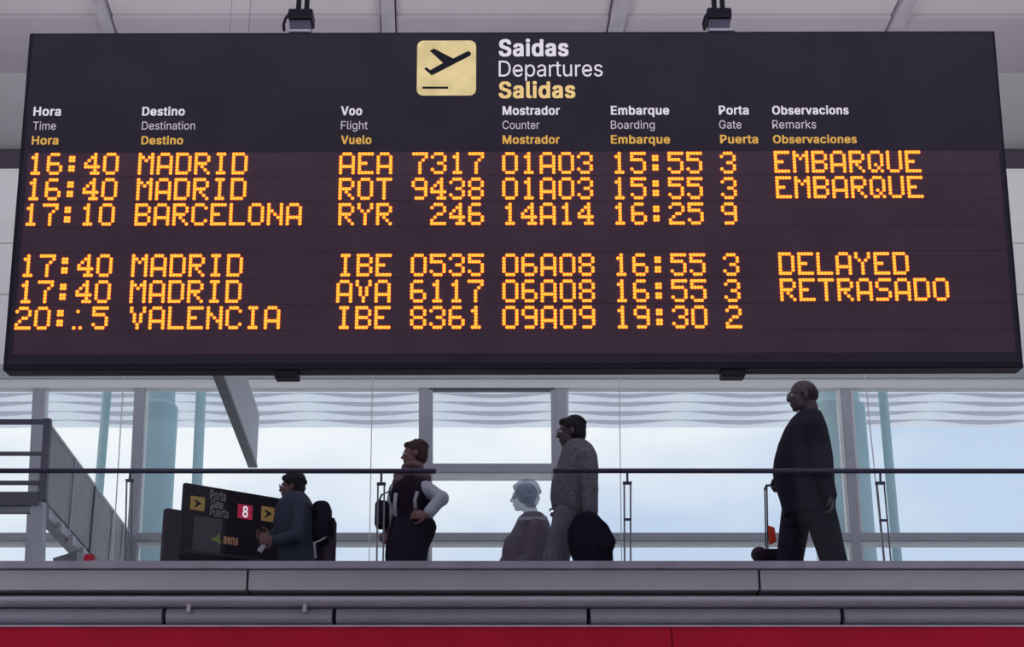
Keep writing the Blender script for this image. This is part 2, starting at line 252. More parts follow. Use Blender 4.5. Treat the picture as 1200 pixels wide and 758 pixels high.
FONT_OUTLINES = json.loads('''{"8":[453,[[226,-7,178,-2,136,11,101,33,74,62,57,96,52,135,55,166,65,195,81,220,101,241,125,256,153,265,153,267,119,282,93,308,76,342,70,380,75,417,90,450,114,477,146,498,184,511,226,516,269,511,306,498,337,477,361,450,377,417,382,380,376,342,359,308,333,282,300,267,300,265,327,256,351,241,372,220,387,195,397,166,401,135,395,96,378,62,352,33,317,11,275,-2],[226,49,258,52,285,60,307,74,323,91,333,113,337,139,333,165,322,189,305,208,283,223,256,232,226,235,196,232,169,223,147,208,130,189,119,165,115,139,119,113,129,91,145,74,167,60,195,52],[226,290,252,292,274,300,293,313,307,330,316,351,319,376,316,399,308,420,294,437,275,449,252,457,226,460,200,457,177,449,159,437,145,420,136,399,133,376,136,351,145,330,159,313,178,300,201,292]]],"B":[456,[[60,0,60,509,241,509,289,504,329,491,359,469,381,442,394,410,398,374,395,344,387,320,373,301,356,286,336,275,315,267,315,262,339,257,363,245,385,227,402,203,414,173,418,136,413,100,400,67,377,39,344,18,301,4,247,0],[125,57,245,57,296,63,330,80,349,105,355,137,352,161,342,184,327,203,306,218,279,228,248,231,125,231],[125,285,238,285,265,288,288,296,308,309,323,326,333,348,336,372,330,403,313,429,283,446,240,452,125,452]]],"C":[510,[[267,-7,205,1,150,25,104,63,70,115,48,179,40,254,48,329,70,393,104,445,150,484,205,508,267,516,305,513,340,504,373,490,402,471,427,447,448,418,463,385,473,348,408,348,401,373,389,395,375,413,357,428,337,440,315,449,292,454,267,456,223,450,184,432,150,403,125,364,109,314,103,254,109,194,125,145,151,105,184,76,223,59,267,53,292,55,315,60,337,69,357,81,375,96,389,114,401,136,408,160,473,160,463,124,448,91,428,62,402,38,373,19,341,5,305,-4]]],"D":[502,[[219,0,96,0,96,57,215,57,272,63,318,81,354,110,379,149,394,198,399,255,394,312,379,361,354,399,320,428,275,446,221,452,93,452,93,509,225,509,294,501,353,478,399,441,433,391,455,329,462,255,455,181,433,119,398,68,351,31,291,8],[125,509,125,0,60,0,60,509]]],"E":[419,[[60,0,60,509,372,509,372,452,125,452,125,286,355,286,355,229,125,229,125,57,375,57,375,0]]],"F":[410,[[60,0,60,509,369,509,369,452,125,452,125,278,346,278,346,221,125,221,125,0]]],"G":[520,[[269,-7,205,1,149,25,104,64,69,116,47,179,40,254,47,329,69,393,103,445,149,484,203,508,265,516,304,513,340,504,374,489,403,469,429,445,449,416,465,384,474,349,408,349,399,372,387,393,373,411,356,427,337,439,315,448,291,454,265,456,222,450,183,432,150,404,125,364,109,314,103,254,109,194,125,145,151,105,184,76,224,59,269,53,309,57,345,71,374,93,396,123,410,160,415,202,434,199,283,199,283,256,478,256,478,200,471,141,451,91,419,50,377,19,326,0]]],"H":[517,[[60,0,60,509,125,509,125,289,392,289,392,509,457,509,457,0,392,0,392,232,125,232,125,0]]],"M":[628,[[60,0,60,509,152,509,277,187,282,174,287,159,293,141,299,123,305,103,311,84,317,65,322,49,307,49,312,65,318,83,324,102,330,121,336,140,342,158,348,174,352,187,476,509,568,509,568,0,504,0,504,291,504,308,504,327,505,347,505,369,506,391,506,413,507,435,507,457,513,457,505,433,498,409,490,386,482,363,474,341,467,322,461,305,456,291,342,0,286,0,170,291,165,304,159,321,152,340,145,361,137,384,129,408,121,432,112,457,119,457,119,437,120,416,120,394,121,372,121,350,122,328,122,309,122,291,122,0]]],"O":[533,[[267,-7,205,1,150,25,105,63,70,115,48,179,40,254,48,329,70,393,105,445,150,484,205,508,267,516,329,508,384,484,429,445,464,393,486,329,493,254,486,179,464,115,429,63,384,25,329,1],[267,53,310,59,349,76,383,105,408,144,425,194,430,254,425,314,408,365,383,404,349,433,310,450,267,456,223,450,184,433,151,404,125,364,109,314,103,254,109,194,125,144,151,105,184,76,223,59]]],"P":[445,[[60,0,60,509,235,509,289,503,332,487,366,462,390,430,404,391,409,348,404,304,390,265,366,233,332,207,289,191,235,186,109,186,109,242,233,242,269,246,297,256,318,272,333,294,342,319,344,348,342,376,333,402,318,423,297,439,268,449,232,452,125,452,125,0]]],"R":[449,[[60,0,60,509,236,509,290,504,333,489,367,465,390,433,405,395,409,352,405,309,390,271,367,240,333,217,289,203,236,198,96,198,96,255,234,255,269,258,298,267,319,281,334,300,342,324,345,352,342,380,334,405,319,425,298,440,269,449,233,452,125,452,125,0],[353,0,230,229,303,229,428,0]]],"S":[447,[[224,-9,172,-4,128,9,91,31,64,60,46,96,38,137,104,137,110,110,123,88,142,71,166,59,194,52,224,49,257,52,286,60,311,74,329,92,341,114,346,139,342,161,332,179,316,193,296,205,272,214,245,222,184,239,128,260,86,289,60,326,52,372,58,413,75,448,102,476,138,498,180,511,227,516,275,511,316,498,351,476,377,449,394,415,401,378,337,378,326,412,302,437,267,453,225,459,194,456,167,448,145,435,129,418,118,398,115,376,119,352,131,334,148,319,169,308,191,300,212,293,264,279,287,272,312,264,336,252,359,238,379,220,395,198,405,171,408,139,403,99,386,64,360,34,323,11,278,-4]]],"T":[449,[[32,452,32,509,417,509,417,452,257,452,257,0,193,0,193,452]]],"V":[480,[[204,0,16,509,84,509,192,206,203,176,215,137,230,89,248,31,235,31,252,90,267,138,279,176,290,206,395,509,463,509,278,0]]],"a":[389,[[160,-9,126,-5,94,5,68,22,48,45,35,73,30,108,34,138,43,161,58,179,78,193,100,203,125,211,152,216,178,220,209,224,234,227,252,230,265,235,273,243,276,255,276,257,273,279,267,297,256,311,240,322,220,329,196,331,171,329,149,322,132,313,118,301,107,288,100,274,41,291,57,322,79,346,104,364,133,375,163,382,194,384,215,383,239,379,263,372,286,360,306,343,322,320,333,290,337,251,337,0,277,0,277,52,272,52,264,38,252,25,236,12,215,1,190,-6],[170,45,202,49,228,59,248,74,263,93,272,115,276,138,276,190,270,186,259,182,246,179,231,176,216,173,200,171,186,169,175,168,154,164,134,159,117,150,103,139,95,124,92,105,94,87,102,72,114,61,130,52,149,47]]],"b":[424,[[229,-8,198,-5,172,4,153,17,138,31,127,46,118,59,112,59,112,0,53,0,53,509,114,509,114,319,118,319,127,331,137,346,152,360,171,373,197,381,229,384,274,378,313,361,345,332,370,293,385,245,390,189,385,133,370,84,346,45,313,16,274,-2],[220,47,253,51,279,66,301,88,316,117,325,151,328,189,325,227,316,261,301,290,280,311,253,325,220,330,188,325,161,312,140,291,125,263,116,229,113,189,116,150,125,115,140,86,162,65,188,51]]],"c":[396,[[207,-8,159,-2,117,16,82,46,56,85,40,133,34,187,40,243,56,291,82,330,117,360,159,378,207,384,234,383,260,377,284,368,305,356,324,341,340,322,353,301,362,277,303,262,298,276,290,289,281,301,270,311,257,319,242,325,226,329,207,330,173,325,145,310,124,287,108,258,99,224,96,187,99,151,108,117,124,89,145,66,173,51,207,46,226,48,243,52,258,58,271,66,282,76,292,89,299,102,304,117,363,102,354,78,341,56,325,37,306,21,285,9,261,-1,235,-6]]],"d":[424,[[195,-8,151,-2,111,16,79,45,55,84,39,133,34,189,39,245,55,293,79,332,112,361,151,378,196,384,228,381,253,373,272,360,287,346,298,331,306,319,311,319,311,509,372,509,372,0,313,0,313,59,307,59,298,46,287,31,272,17,252,4,227,-5],[205,47,236,51,263,65,284,86,299,115,309,150,312,189,309,229,300,263,284,291,263,312,237,325,205,330,172,325,145,311,124,290,108,261,99,227,96,189,99,151,109,117,124,88,145,66,172,51]]],"e":[404,[[212,-8,161,-2,117,16,82,46,56,85,40,132,34,187,39,242,55,290,81,329,115,359,157,378,205,384,236,382,266,374,294,361,319,341,341,315,357,282,368,242,371,194,371,169,75,169,75,221,338,221,310,202,307,237,298,269,283,294,263,314,237,326,205,330,173,326,146,313,125,294,109,270,99,241,96,211,96,178,100,139,110,106,128,80,151,61,179,50,212,46,234,48,254,53,271,61,285,73,297,88,306,105,365,91,353,63,335,39,311,19,283,4,249,-5]]],"g":[425,[[207,-151,168,-148,134,-140,105,-127,82,-110,64,-91,51,-69,101,-41,110,-53,122,-66,136,-78,154,-88,178,-95,207,-97,249,-92,282,-75,304,-47,311,-6,311,68,306,68,298,56,287,41,272,28,252,16,227,8,195,5,152,10,113,27,80,53,55,90,39,136,34,191,39,246,55,293,80,332,112,361,152,378,196,384,228,382,253,373,273,360,288,346,299,331,308,319,313,319,313,379,372,379,372,-9,367,-54,350,-90,324,-117,291,-136,251,-147],[205,59,237,63,264,75,285,95,300,121,309,154,312,193,309,231,300,264,285,291,264,312,237,325,205,330,172,325,145,312,124,290,109,262,99,229,96,193,99,155,109,123,124,96,145,76,172,63]]],"h":[410,[[114,227,114,0,53,0,53,509,114,509,114,287,102,287,124,332,152,362,187,379,227,384,264,380,295,369,321,349,341,321,353,285,357,240,357,0,296,0,296,235,290,275,273,304,246,323,210,329,184,326,161,317,141,303,126,283,117,257]]],"i":[167,[[53,0,53,379,114,379,114,0],[84,443,67,446,54,455,44,468,41,483,44,499,54,512,67,521,84,524,100,521,114,512,123,499,126,483,123,468,114,455,100,446]]],"k":[381,[[110,137,110,212,121,212,284,379,360,379,184,199,177,199],[53,0,53,509,114,509,114,0],[294,0,148,186,191,229,372,0]]],"l":[189,[[139,-2,101,3,74,20,58,47,53,84,53,509,114,509,114,99,115,77,120,62,130,54,146,52,154,52,160,53,165,53,170,54,181,3,172,1,162,-1,151,-2]]],"m":[610,[[53,0,53,379,112,379,112,295,108,295,118,323,132,346,151,363,172,376,195,384,219,386,257,380,287,361,309,331,321,295,312,295,322,321,337,343,357,361,381,375,407,383,437,386,468,383,497,372,522,354,541,328,553,296,557,255,557,0,496,0,496,254,490,289,473,313,447,326,419,330,395,328,374,320,358,307,345,290,338,270,335,247,335,0,274,0,274,260,269,288,253,311,229,326,199,330,178,328,158,320,140,307,126,289,117,266,114,238,114,0]]],"n":[410,[[114,227,114,0,53,0,53,379,112,379,112,287,102,287,124,332,152,362,187,379,227,384,264,380,295,369,321,349,341,321,353,285,357,240,357,0,296,0,296,235,290,275,273,304,246,323,210,329,184,326,161,317,141,303,126,283,117,257]]],"o":[415,[[207,-8,159,-2,117,16,82,46,56,85,40,133,34,187,40,243,56,291,82,330,117,360,159,378,207,384,256,378,299,360,333,330,359,291,376,243,381,187,376,133,359,85,333,46,299,16,256,-2],[207,46,242,51,270,66,292,89,307,117,316,151,319,187,316,224,307,258,292,287,270,310,242,325,207,330,173,325,145,310,124,287,108,258,99,224,96,187,99,151,108,117,124,89,145,66,173,51]]],"p":[424,[[53,-143,53,379,112,379,112,319,118,319,126,331,137,346,152,360,171,373,197,381,229,384,274,378,313,361,345,332,370,293,385,245,390,189,385,133,370,84,346,45,313,16,274,-2,229,-8,198,-5,173,4,153,17,138,31,127,46,118,59,114,59,114,-143],[220,47,253,51,279,66,301,88,316,117,325,151,328,189,325,227,316,261,301,290,280,311,253,325,220,330,188,325,161,312,140,291,125,263,116,229,113,189,116,150,125,115,140,86,162,65,188,51]]],"q":[424,[[372,-143,311,-143,311,59,306,59,298,46,287,31,272,17,252,4,227,-5,195,-8,151,-2,111,16,79,45,55,84,39,133,34,189,39,245,55,293,79,332,112,361,151,378,196,384,228,381,253,373,272,360,287,346,298,331,307,319,313,319,313,379,372,379],[205,47,236,51,263,65,284,86,299,115,309,150,312,189,309,229,300,263,284,291,263,312,237,325,205,330,172,325,145,311,124,290,108,261,99,227,96,189,99,151,109,117,124,88,145,66,172,51]]],"r":[259,[[53,0,53,379,112,379,112,321,115,321,130,347,152,367,181,380,213,385,221,385,229,384,237,384,243,384,243,322,239,323,230,324,219,325,207,326,182,323,159,315,140,301,126,284,117,262,114,237,114,0]]],"s":[365,[[182,-8,145,-5,112,3,84,18,62,38,45,63,36,94,94,107,105,79,124,60,150,49,181,45,217,50,244,62,262,81,268,103,265,121,254,136,237,147,212,155,149,170,104,186,72,208,53,237,47,274,51,305,65,332,87,354,115,370,149,381,187,384,223,381,254,372,279,358,299,339,314,316,324,290,268,277,258,298,243,316,219,328,187,333,156,329,131,317,114,299,109,277,112,258,124,243,144,232,172,223,229,209,275,194,306,171,325,142,331,107,326,75,312,47,290,24,260,6,223,-5]]],"t":[227,[[204,379,204,327,6,327,6,379],[65,471,126,471,126,98,128,76,136,61,150,53,170,50,177,50,185,51,194,52,202,54,213,2,203,-1,192,-3,180,-4,168,-4,125,2,92,21,72,52,65,93]]],"u":[410,[[182,-5,146,-1,115,11,89,31,69,59,57,95,53,139,53,379,114,379,114,144,119,105,137,75,164,56,200,50,226,53,249,62,268,77,283,97,293,122,296,153,296,379,357,379,357,0,298,0,298,92,307,92,286,47,257,17,222,0]]],"v":[389,[[163,0,17,379,84,379,165,155,177,121,187,87,196,53,206,21,184,21,194,53,203,87,213,121,224,155,305,379,371,379,226,0]]]}''')
FONT = {}
for _ch, (_adv, _loops) in FONT_OUTLINES.items():      # letters: outer outlines (clockwise) with the holes they hold
    lp = [[(l[q], l[q + 1]) for q in range(0, len(l), 2)] for l in _loops]
    ar = [sum(a[0] * b[1] - b[0] * a[1] for a, b in zip(l, l[1:] + l[:1])) for l in lp]
    co, pol = [], []
    for l, a in zip(lp, ar):
        if a > 0: continue
        bx = (min(p[0] for p in l), max(p[0] for p in l), min(p[1] for p in l), max(p[1] for p in l))
        grp = [l] + [h for h, b in zip(lp, ar) if b > 0 and bx[0] < h[0][0] < bx[1] and bx[2] < h[0][1] < bx[3]]
        b0 = len(co) // 2
        for g_ in grp: co += [c for p in g_ for c in p]
        pol += [[b0 + v for v in t] for t in tessellate_polygon([[Vector((p[0], p[1], 0)) for p in g_] for g_ in grp])]
    FONT[_ch] = (_adv, co, pol)
def text_mesh(s, bold=0.0):
    vs, fs, x = [], [], 0.0
    offs = [(0, 0)] if bold <= .01 else [(bold * a, bold * .55 * b) for a in (-1, 0, 1) for b in (-1, 1)]
    for ch in s:
        adv, co, pol = FONT[ch]
        for ox, oy in offs:
            b0 = len(vs); vs += [(co[q] / 1000 + x + ox, co[q + 1] / 1000 + oy, 0) for q in range(0, len(co), 2)]
            fs += [tuple(b0 + v for v in p) for p in pol]
        x += adv / 1000 + bold * 1.4
    me = bpy.data.meshes.new('lettering'); me.from_pydata(vs, [], fs); return me

class Panel:
    """an upright sheet in the scene with its own frame; maps seen points to places on it"""
    def __init__(s, o, u, v):
        s.o = Vector(o); s.u = Vector(u).normalized(); v = Vector(v); s.v = (v - s.u * v.dot(s.u)).normalized(); s.n = s.u.cross(s.v)  # n faces the viewer
        s.mat = Matrix(((s.u.x, s.v.x, s.n.x, s.o.x), (s.u.y, s.v.y, s.n.y, s.o.y), (s.u.z, s.v.z, s.n.z, s.o.z), (0, 0, 0, 1)))
    def uv(s, px, py):
        r = ray(px, py); c = Vector((0, 0, EYE)); t = (s.o - c).dot(s.n) / r.dot(s.n); p = c + r * t - s.o
        return p.dot(s.u), p.dot(s.v)
def text_on(P, parent, s, px0, px1, pytop, pybot, mat, bold=0.0, name='lettering', d=0.002, label=None):
    me = text_mesh(s, bold)
    xs = [v.co.x for v in me.vertices]; ys = [v.co.y for v in me.vertices]
    a = P.uv(px0, pybot); b = P.uv(px1, pytop)
    sx = (b[0] - a[0]) / (max(xs) - min(xs)); sy = (b[1] - a[1]) / (max(ys) - min(ys))
    mx, my = min(xs), min(ys)
    for v in me.vertices: v.co = ((v.co.x - mx) * sx + a[0], (v.co.y - my) * sy + a[1], d)
    return link(name, me, mat, parent)
def flat_poly(P, pts, z0, z1, name, mat, parent, uvs=False):
    bm = bmesh.new()
    q = [p if uvs else P.uv(*p) for p in pts]
    a = [bm.verts.new((x, y, z0)) for x, y in q]; b = [bm.verts.new((x, y, z1)) for x, y in q]
    bm.faces.new(a[::-1]); bm.faces.new(b)
    n = len(a)
    for k in range(n): bm.faces.new((a[k], a[(k + 1) % n], b[(k + 1) % n], b[k]))
    return build(name, bm, mat, parent)
def rounded(x0, x1, y0, y1, r, n=5):
    pts = []
    for cx, cy, a0 in ((x1 - r, y1 - r, 0), (x0 + r, y1 - r, 90), (x0 + r, y0 + r, 180), (x1 - r, y0 + r, 270)):
        for k in range(n + 1):
            t = R(a0 + 90 * k / n); pts.append((cx + r * math.cos(t), cy + r * math.sin(t)))
    return pts

# ================================================================== STRUCTURE
FLOOR2 = EYE + 2.05          # gallery floor
YW = 17.0                    # window wall
CEIL = EYE + 8.2
AX = -0.0428                 # sideways drift of the building's depth axis

bm = bmesh.new(); box(bm, -13, 13, -6, 17.4, -0.2, 0)
structure(build('floor', bm, M['floor']), 'pale polished floor of the lower hall', 'floor')
bm = bmesh.new(); box(bm, -80, 80, 17.4, 160, -0.3, -0.05)
structure(build('trim_1', bm, M['concrete']), 'pale concrete apron outside beyond the windows', 'ground')
bm = bmesh.new(); box(bm, -12.9, 12.9, 11.46, YW + .3, FLOOR2 - .35, FLOOR2)
structure(build('floor_gallery', bm, M['floor']), 'upper gallery floor behind the grey fascia', 'floor')
bm = bmesh.new(); box(bm, -13.2, -13, -6, YW + .3, 0, CEIL + .3)
structure(build('wall_left', bm, M['wall']), 'plain pale side wall left of the hall', 'wall')
bm = bmesh.new(); box(bm, 13, 13.2, -6, YW + .3, 0, CEIL + .3)
structure(build('wall_right', bm, M['wall']), 'plain pale side wall right of the hall', 'wall')

# ceiling: slab, ribs running in depth, panels between them
bm = bmesh.new(); box(bm, -13, 13, -6, YW + .3, CEIL + .05, CEIL + .3)
ceil = structure(build('ceiling', bm, M['rib']), 'grey panelled ceiling above the hanging display board', 'ceiling')
ypx = 17
rib_px = [(-190, -172), (117, 130), (447, 463), (715, 733), (1046, 1062), (1330, 1350)]
ribs = []
for a, b in rib_px:
    pa = atz(a, ypx, CEIL); pb = atz(b, ypx, CEIL); ribs.append((pa.x - AX * pa.y, pb.x - AX * pb.y))
for x0, x1 in ribs:
    bm = bmesh.new(); y0, y1 = 6.0, YW - .05
    hexa(bm, [(x0 + AX*y0, y0, CEIL - .07), (x1 + AX*y0, y0, CEIL - .07), (x1 + AX*y0, y0, CEIL + .06), (x0 + AX*y0, y0, CEIL + .06),
              (x0 + AX*y1, y1, CEIL - .07), (x1 + AX*y1, y1, CEIL - .07), (x1 + AX*y1, y1, CEIL + .06), (x0 + AX*y1, y1, CEIL + .06)])
    build('ceiling_rib', bm, M['rib'], ceil)
ybr = [8.0, 10.0, 12.0, atz(600, ypx, CEIL).y, atz(600, 83, CEIL).y, YW - .06]
for i, (ra, rb) in enumerate(zip(ribs, ribs[1:])):
    for j, (y0, y1) in enumerate(zip(ybr, ybr[1:])):
        x0, x1 = ra[1] + .012, rb[0] - .012; bm = bmesh.new(); zz = CEIL - (.0 if j != 3 else .03)
        a, b = y0 + .012, y1 - .012
        hexa(bm, [(x0 + AX*a, a, zz), (x1 + AX*a, a, zz), (x1 + AX*a, a, CEIL + .055), (x0 + AX*a, a, CEIL + .055),
                  (x0 + AX*b, b, zz), (x1 + AX*b, b, zz), (x1 + AX*b, b, CEIL + .055), (x0 + AX*b, b, CEIL + .055)])
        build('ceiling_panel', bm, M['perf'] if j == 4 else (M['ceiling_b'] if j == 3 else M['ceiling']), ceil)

# upper wall above the windows: panels and a dark beam
zh0, zh1 = zy(445, YW), zy(428, YW)
zb0, zb1 = zy(197, YW), zy(179, YW)
bm = bmesh.new(); box(bm, -12.99, 12.99, YW + .04, YW + .25, zh0, CEIL + .05)
wb = structure(build('wall_back', bm, M['rib']), 'pale panelled wall above the gallery windows', 'wall')
cols = [-900, -500, -128, 160, 497, 656, 990, 1330, 1700, 2100]
rows = [zh1 + .01, zy(345, YW), zy(285, YW), zb0]
for a, b in zip(cols, cols[1:]):
    for r0, r1 in zip(rows, rows[1:]):
        x0, x1 = at(a, 300, YW).x + .006, at(b, 300, YW).x - .006
        bm = bmesh.new(); box(bm, x0, x1, YW, YW + .05, r0 + .006, r1 - .006); build('wall_panel', bm, M['wall'], wb)
bm = bmesh.new(); box(bm, -12.9, 12.9, YW - .06, YW + .05, zb0, zb1); build('dark_beam', bm, M['beam'], wb)
bm = bmesh.new(); box(bm, -12.9, 12.9, YW - .03, YW + .05, zb1, CEIL - .0); build('wall_strip', bm, M['perf'], wb)

# header over the windows
bm = bmesh.new(); box(bm, -12.9, 12.9, YW - .05, YW + .12, zh0, zh1)
hd = structure(build('trim_2', bm, M['header']), 'grey beam along the top of the window wall', 'beam')
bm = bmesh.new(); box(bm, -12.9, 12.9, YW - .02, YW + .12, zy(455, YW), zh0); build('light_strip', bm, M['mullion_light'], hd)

# windows, one per bay, each with its mullion, transom and panes
mull = [(-143, -128, -165, -150), (39, 52, 29, 43), (158, 170, 148, 159), (491, 503, 490, 503), (650, 663, 652, 665), (985, 996, 1000, 1010), (1330, 1343, 1352, 1365)]
ZB = FLOOR2
def down(xt, xb, y):     # a mullion edge followed to height y
    return xt + (xb - xt) * (y - 450) / 205.0
yb = 790.0
for i in range(len(mull) - 1):
    A, B = mull[i], mull[i + 1]
    wn = structure(empty('window_%d' % (i + 1), at((A[1] + B[0]) / 2, 640, YW)), 'tall gallery window, bay %s' % ['at far left edge', 'behind the grey gangway', 'behind the gate desk', 'with inset opening frame', 'behind the rail right of centre', 'at right behind the man in the suit'][i], 'window')
    inv = Matrix.Translation(-wn.location)
    def put(name, pxs, Y, d, mat):
        bm = bmesh.new(); quadbox(bm, pxs, Y, d); bmesh.ops.transform(bm, matrix=inv, verts=bm.verts[:]); return build(name, bm, mat, wn)
    put('mullion', [(A[0], 445), (A[1], 445), (down(A[1], A[3], yb), yb), (down(A[0], A[2], yb), yb)], YW, .14, M['mullion'])
    put('jamb_reflection', [(A[1], 455), (A[1] + 3.2, 455), (down(A[1], A[3], yb) + 3, yb), (down(A[1], A[3], yb), yb)], YW + .05, .08, M['mullion_light'])  # pale strip paints the reflection along the mullion's side
    if i >= 4: put('jamb_reflection', [(B[0] - 4.5, 455), (B[0], 455), (down(B[0], B[2], yb), yb), (down(B[0], B[2], yb) - 4.5, yb)], YW + .04, .08, M['mullion_light'])
    def span(y): return down(A[1], A[3], y), down(B[0], B[2], y)
    for (ya, yc, mt, nm, off) in ((624, 633, M['mullion'], 'transom', 0), (633, 639, M['mullion_light'], 'transom_sill', .03)):
        l0, r0 = span(ya); l1, r1 = span(yc)
        put(nm, [(l0, ya), (r0, ya), (r1, yc), (l1, yc)], YW + off, .1, mt)
    if i == 3:
        put('opening_frame', [(503, 452), (650, 452), (650, 457), (503, 457)], YW - .01, .08, M['bridge'])
        put('opening_frame', [(503, 457), (507, 457), (507, 560), (503, 560)], YW - .01, .08, M['mullion'])
        put('opening_frame', [(645.5, 457), (650, 457), (651, 560), (646.5, 560)], YW - .01, .08, M['mullion'])
        put('opening_frame', [(503, 543), (651, 543), (651, 553), (503, 553)], YW - .02, .08, M['mullion'])
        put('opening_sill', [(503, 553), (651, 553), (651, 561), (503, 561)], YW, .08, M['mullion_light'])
    l0, r0 = span(450); l1, r1 = span(626)
    put('pane', [(l0 - 1, 450), (r0 + 1, 450), (r1 + 1, 626), (l1 - 1, 626)], YW + .09, .012, M['glass'])
    l0, r0 = span(637); l1, r1 = span(yb)
    put('pane', [(l0 - 1, 637), (r0 + 1, 637), (r1 + 1, yb), (l1 - 1, yb)], YW + .09, .012, M['glass'])

# ------------------------------------------------------------------ gallery edge (fascia)
def strip(name, y0, y1, Y, d, mat, parent, joints=None, gap=.008, rnd=0):
    z1, z0 = zy(y0, Y), zy(y1, Y)
    xs = [-12.9] + [at(j, (y0 + y1) / 2, Y).x for j in (joints or [])] + [12.9]
    for a, b in zip(xs, xs[1:]):
        bm = bmesh.new()
        a2 = a + (gap if a > -12.8 else 0); b2 = b - (gap if b < 12.8 else 0)
        if rnd:   # convex profile bulging to the hall
            n = 10; pr = []
            for k in range(n + 1):
                t = -math.pi / 2 + math.pi * k / n
                pr.append((Y + d * .5 - rnd * math.cos(t) , (z0 + z1) / 2 + (z1 - z0) / 2 * math.sin(t)))
            pr += [(Y + d, z1), (Y + d, z0)]
            q = [bm.verts.new((a2, y, z)) for y, z in pr]; r_ = [bm.verts.new((b2, y, z)) for y, z in pr]
            bm.faces.new(q); bm.faces.new(r_[::-1])
            for k in range(len(pr)): bm.faces.new((q[k], q[(k + 1) % len(pr)], r_[(k + 1) % len(pr)], r_[k]))
        else:
            box(bm, a2, b2, Y, Y + d, z0, z1)
        build(name, bm, mat, parent)
bm = bmesh.new(); box(bm, -12.95, 12.95, 11.44, 11.62, zy(770, 11.45), zy(658, 11.45))
fs = structure(build('trim_3', bm, M['recess']), 'grey metal gallery edge with a crimson band beneath', 'fascia')
strip('coping', 657, 665.5, 11.2, .42, M['coping'], fs)
strip('fascia_panel', 668, 691, 11.24, .2, M['fascia'], fs, [-310, 290, 890, 1490])
strip('bullnose', 695, 707, 11.24, .2, M['fascia_round'], fs, [-310, 890 + 1000], rnd=.09)
strip('lower_panel', 711, 729.5, 11.33, .12, M['fascia_dark'], fs, [-108, 191, 391, 690, 988, 1287], gap=.014, rnd=.045)
strip('pale_edge', 732, 734, 11.30, .14, M['trim'], fs)
strip('crimson_panel', 734, 800, 11.32, .13, M['red'], fs, [-420, 788, 1400], gap=.003)
bm = bmesh.new(); box(bm, -12.9, 12.9, 11.6, 11.75, 0, FLOOR2 - .3)
structure(build('wall_lower', bm, M['wall']), 'wall of the lower hall beneath the gallery', 'wall')
for px in (221, 357):  # two small lights, built as plain pale blocks without glow
    bm = bmesh.new(); p = at(px, 712, 11.30); box(bm, p.x - .012, p.x + .012, 11.29, 11.34, p.z - .03, p.z + .022)
    tag(build('ledge_light', bm, M['trim']), 'small pale light under the grey ledge, %s' % ('left one, beside panel joint' if px == 221 else 'right one of the two'), 'ledge_light', 'small lights under the ledge')

# handrail, posts and glass screens
YR = 11.42
for a, b, lb in ((-60, 511, 'dark round handrail along the gallery, left stretch ending at the woman with the scarf'), (648, 1260, 'dark round handrail along the gallery, right stretch passing the man in the suit')):
    bm = bmesh.new(); tube(bm, [at(a, 551.5, YR), at(b, 552, YR)], .0175, 16)
    tag(build('handrail', bm, M['rail'], None, True), lb, 'handrail')
posts = [(153, 148.5, 155, 146.5, 153, 562, 0, 'post at the left beside the gangway end'),
         (447, 443, 450.5, 441.5, 449, 566, 0, 'post beside the woman with the scarf'),
         (735, 731.5, 739, 732, 739, 565, 607, 'post right of the man with the duffel bag'),
         (1031.5, 1027.5, 1036, 1036.5, 1044, 565, 608, 'post at the right beside the teal column')]
for st, a0, b0, a1, b1, yt, yc, lb in posts:
    base = at((a1 + b1) / 2, 657, YR)
    e = tag(empty('rail_post', base), 'slim twin-bar steel balustrade ' + lb, 'post', 'balustrade posts')
    inv = Matrix.Translation(-base)
    def part(name, fn, mat):
        bm = bmesh.new(); fn(bm); bmesh.ops.transform(bm, matrix=inv, verts=bm.verts[:]); return build(name, bm, mat, e)
    zt = at(a0, yt, YR)
    part('bar', lambda bm: tube(bm, [at(a0, yt, YR), at(a1, 657.3, YR)], .0062, 8), M['steel'])
    part('bar', lambda bm: tube(bm, [at(b0, yt, YR), at(b1, 657.3, YR)], .0062, 8), M['steel'])
    part('clamp', lambda bm: quadbox(bm, [(a0 - 1.5, yt - 1), (b0 + 1.5, yt - 1), (b0 + 1.5, yt + 2), (a0 - 1.5, yt + 2)], YR - .012, .024), M['rail'])
    part('stem', lambda bm: tube(bm, [at(st, 552, YR), at((a0 + b0) / 2, yt, YR)], .008, 8), M['rail'])
    if yc:
        t = (yc - yt) / (657 - yt); l = a0 + (a1 - a0) * t; r = b0 + (b1 - b0) * t
        part('crossbar', lambda bm: quadbox(bm, [(l - 1, yc), (r + 1, yc), (r + 1, yc + 2.5), (l - 1, yc + 2.5)], YR - .01, .02), M['rail'])
joint = [(-150, -175), (145.5, 132), (437, 433), (726, 729), (1014, 1036), (1305, 1340)]
def jx(j, y): return j[0] + (j[1] - j[0]) * (y - 437) / 220.0
names = ['at far left', 'spanning the gate desk', 'before the scarf woman', 'before the suited man', 'at far right']
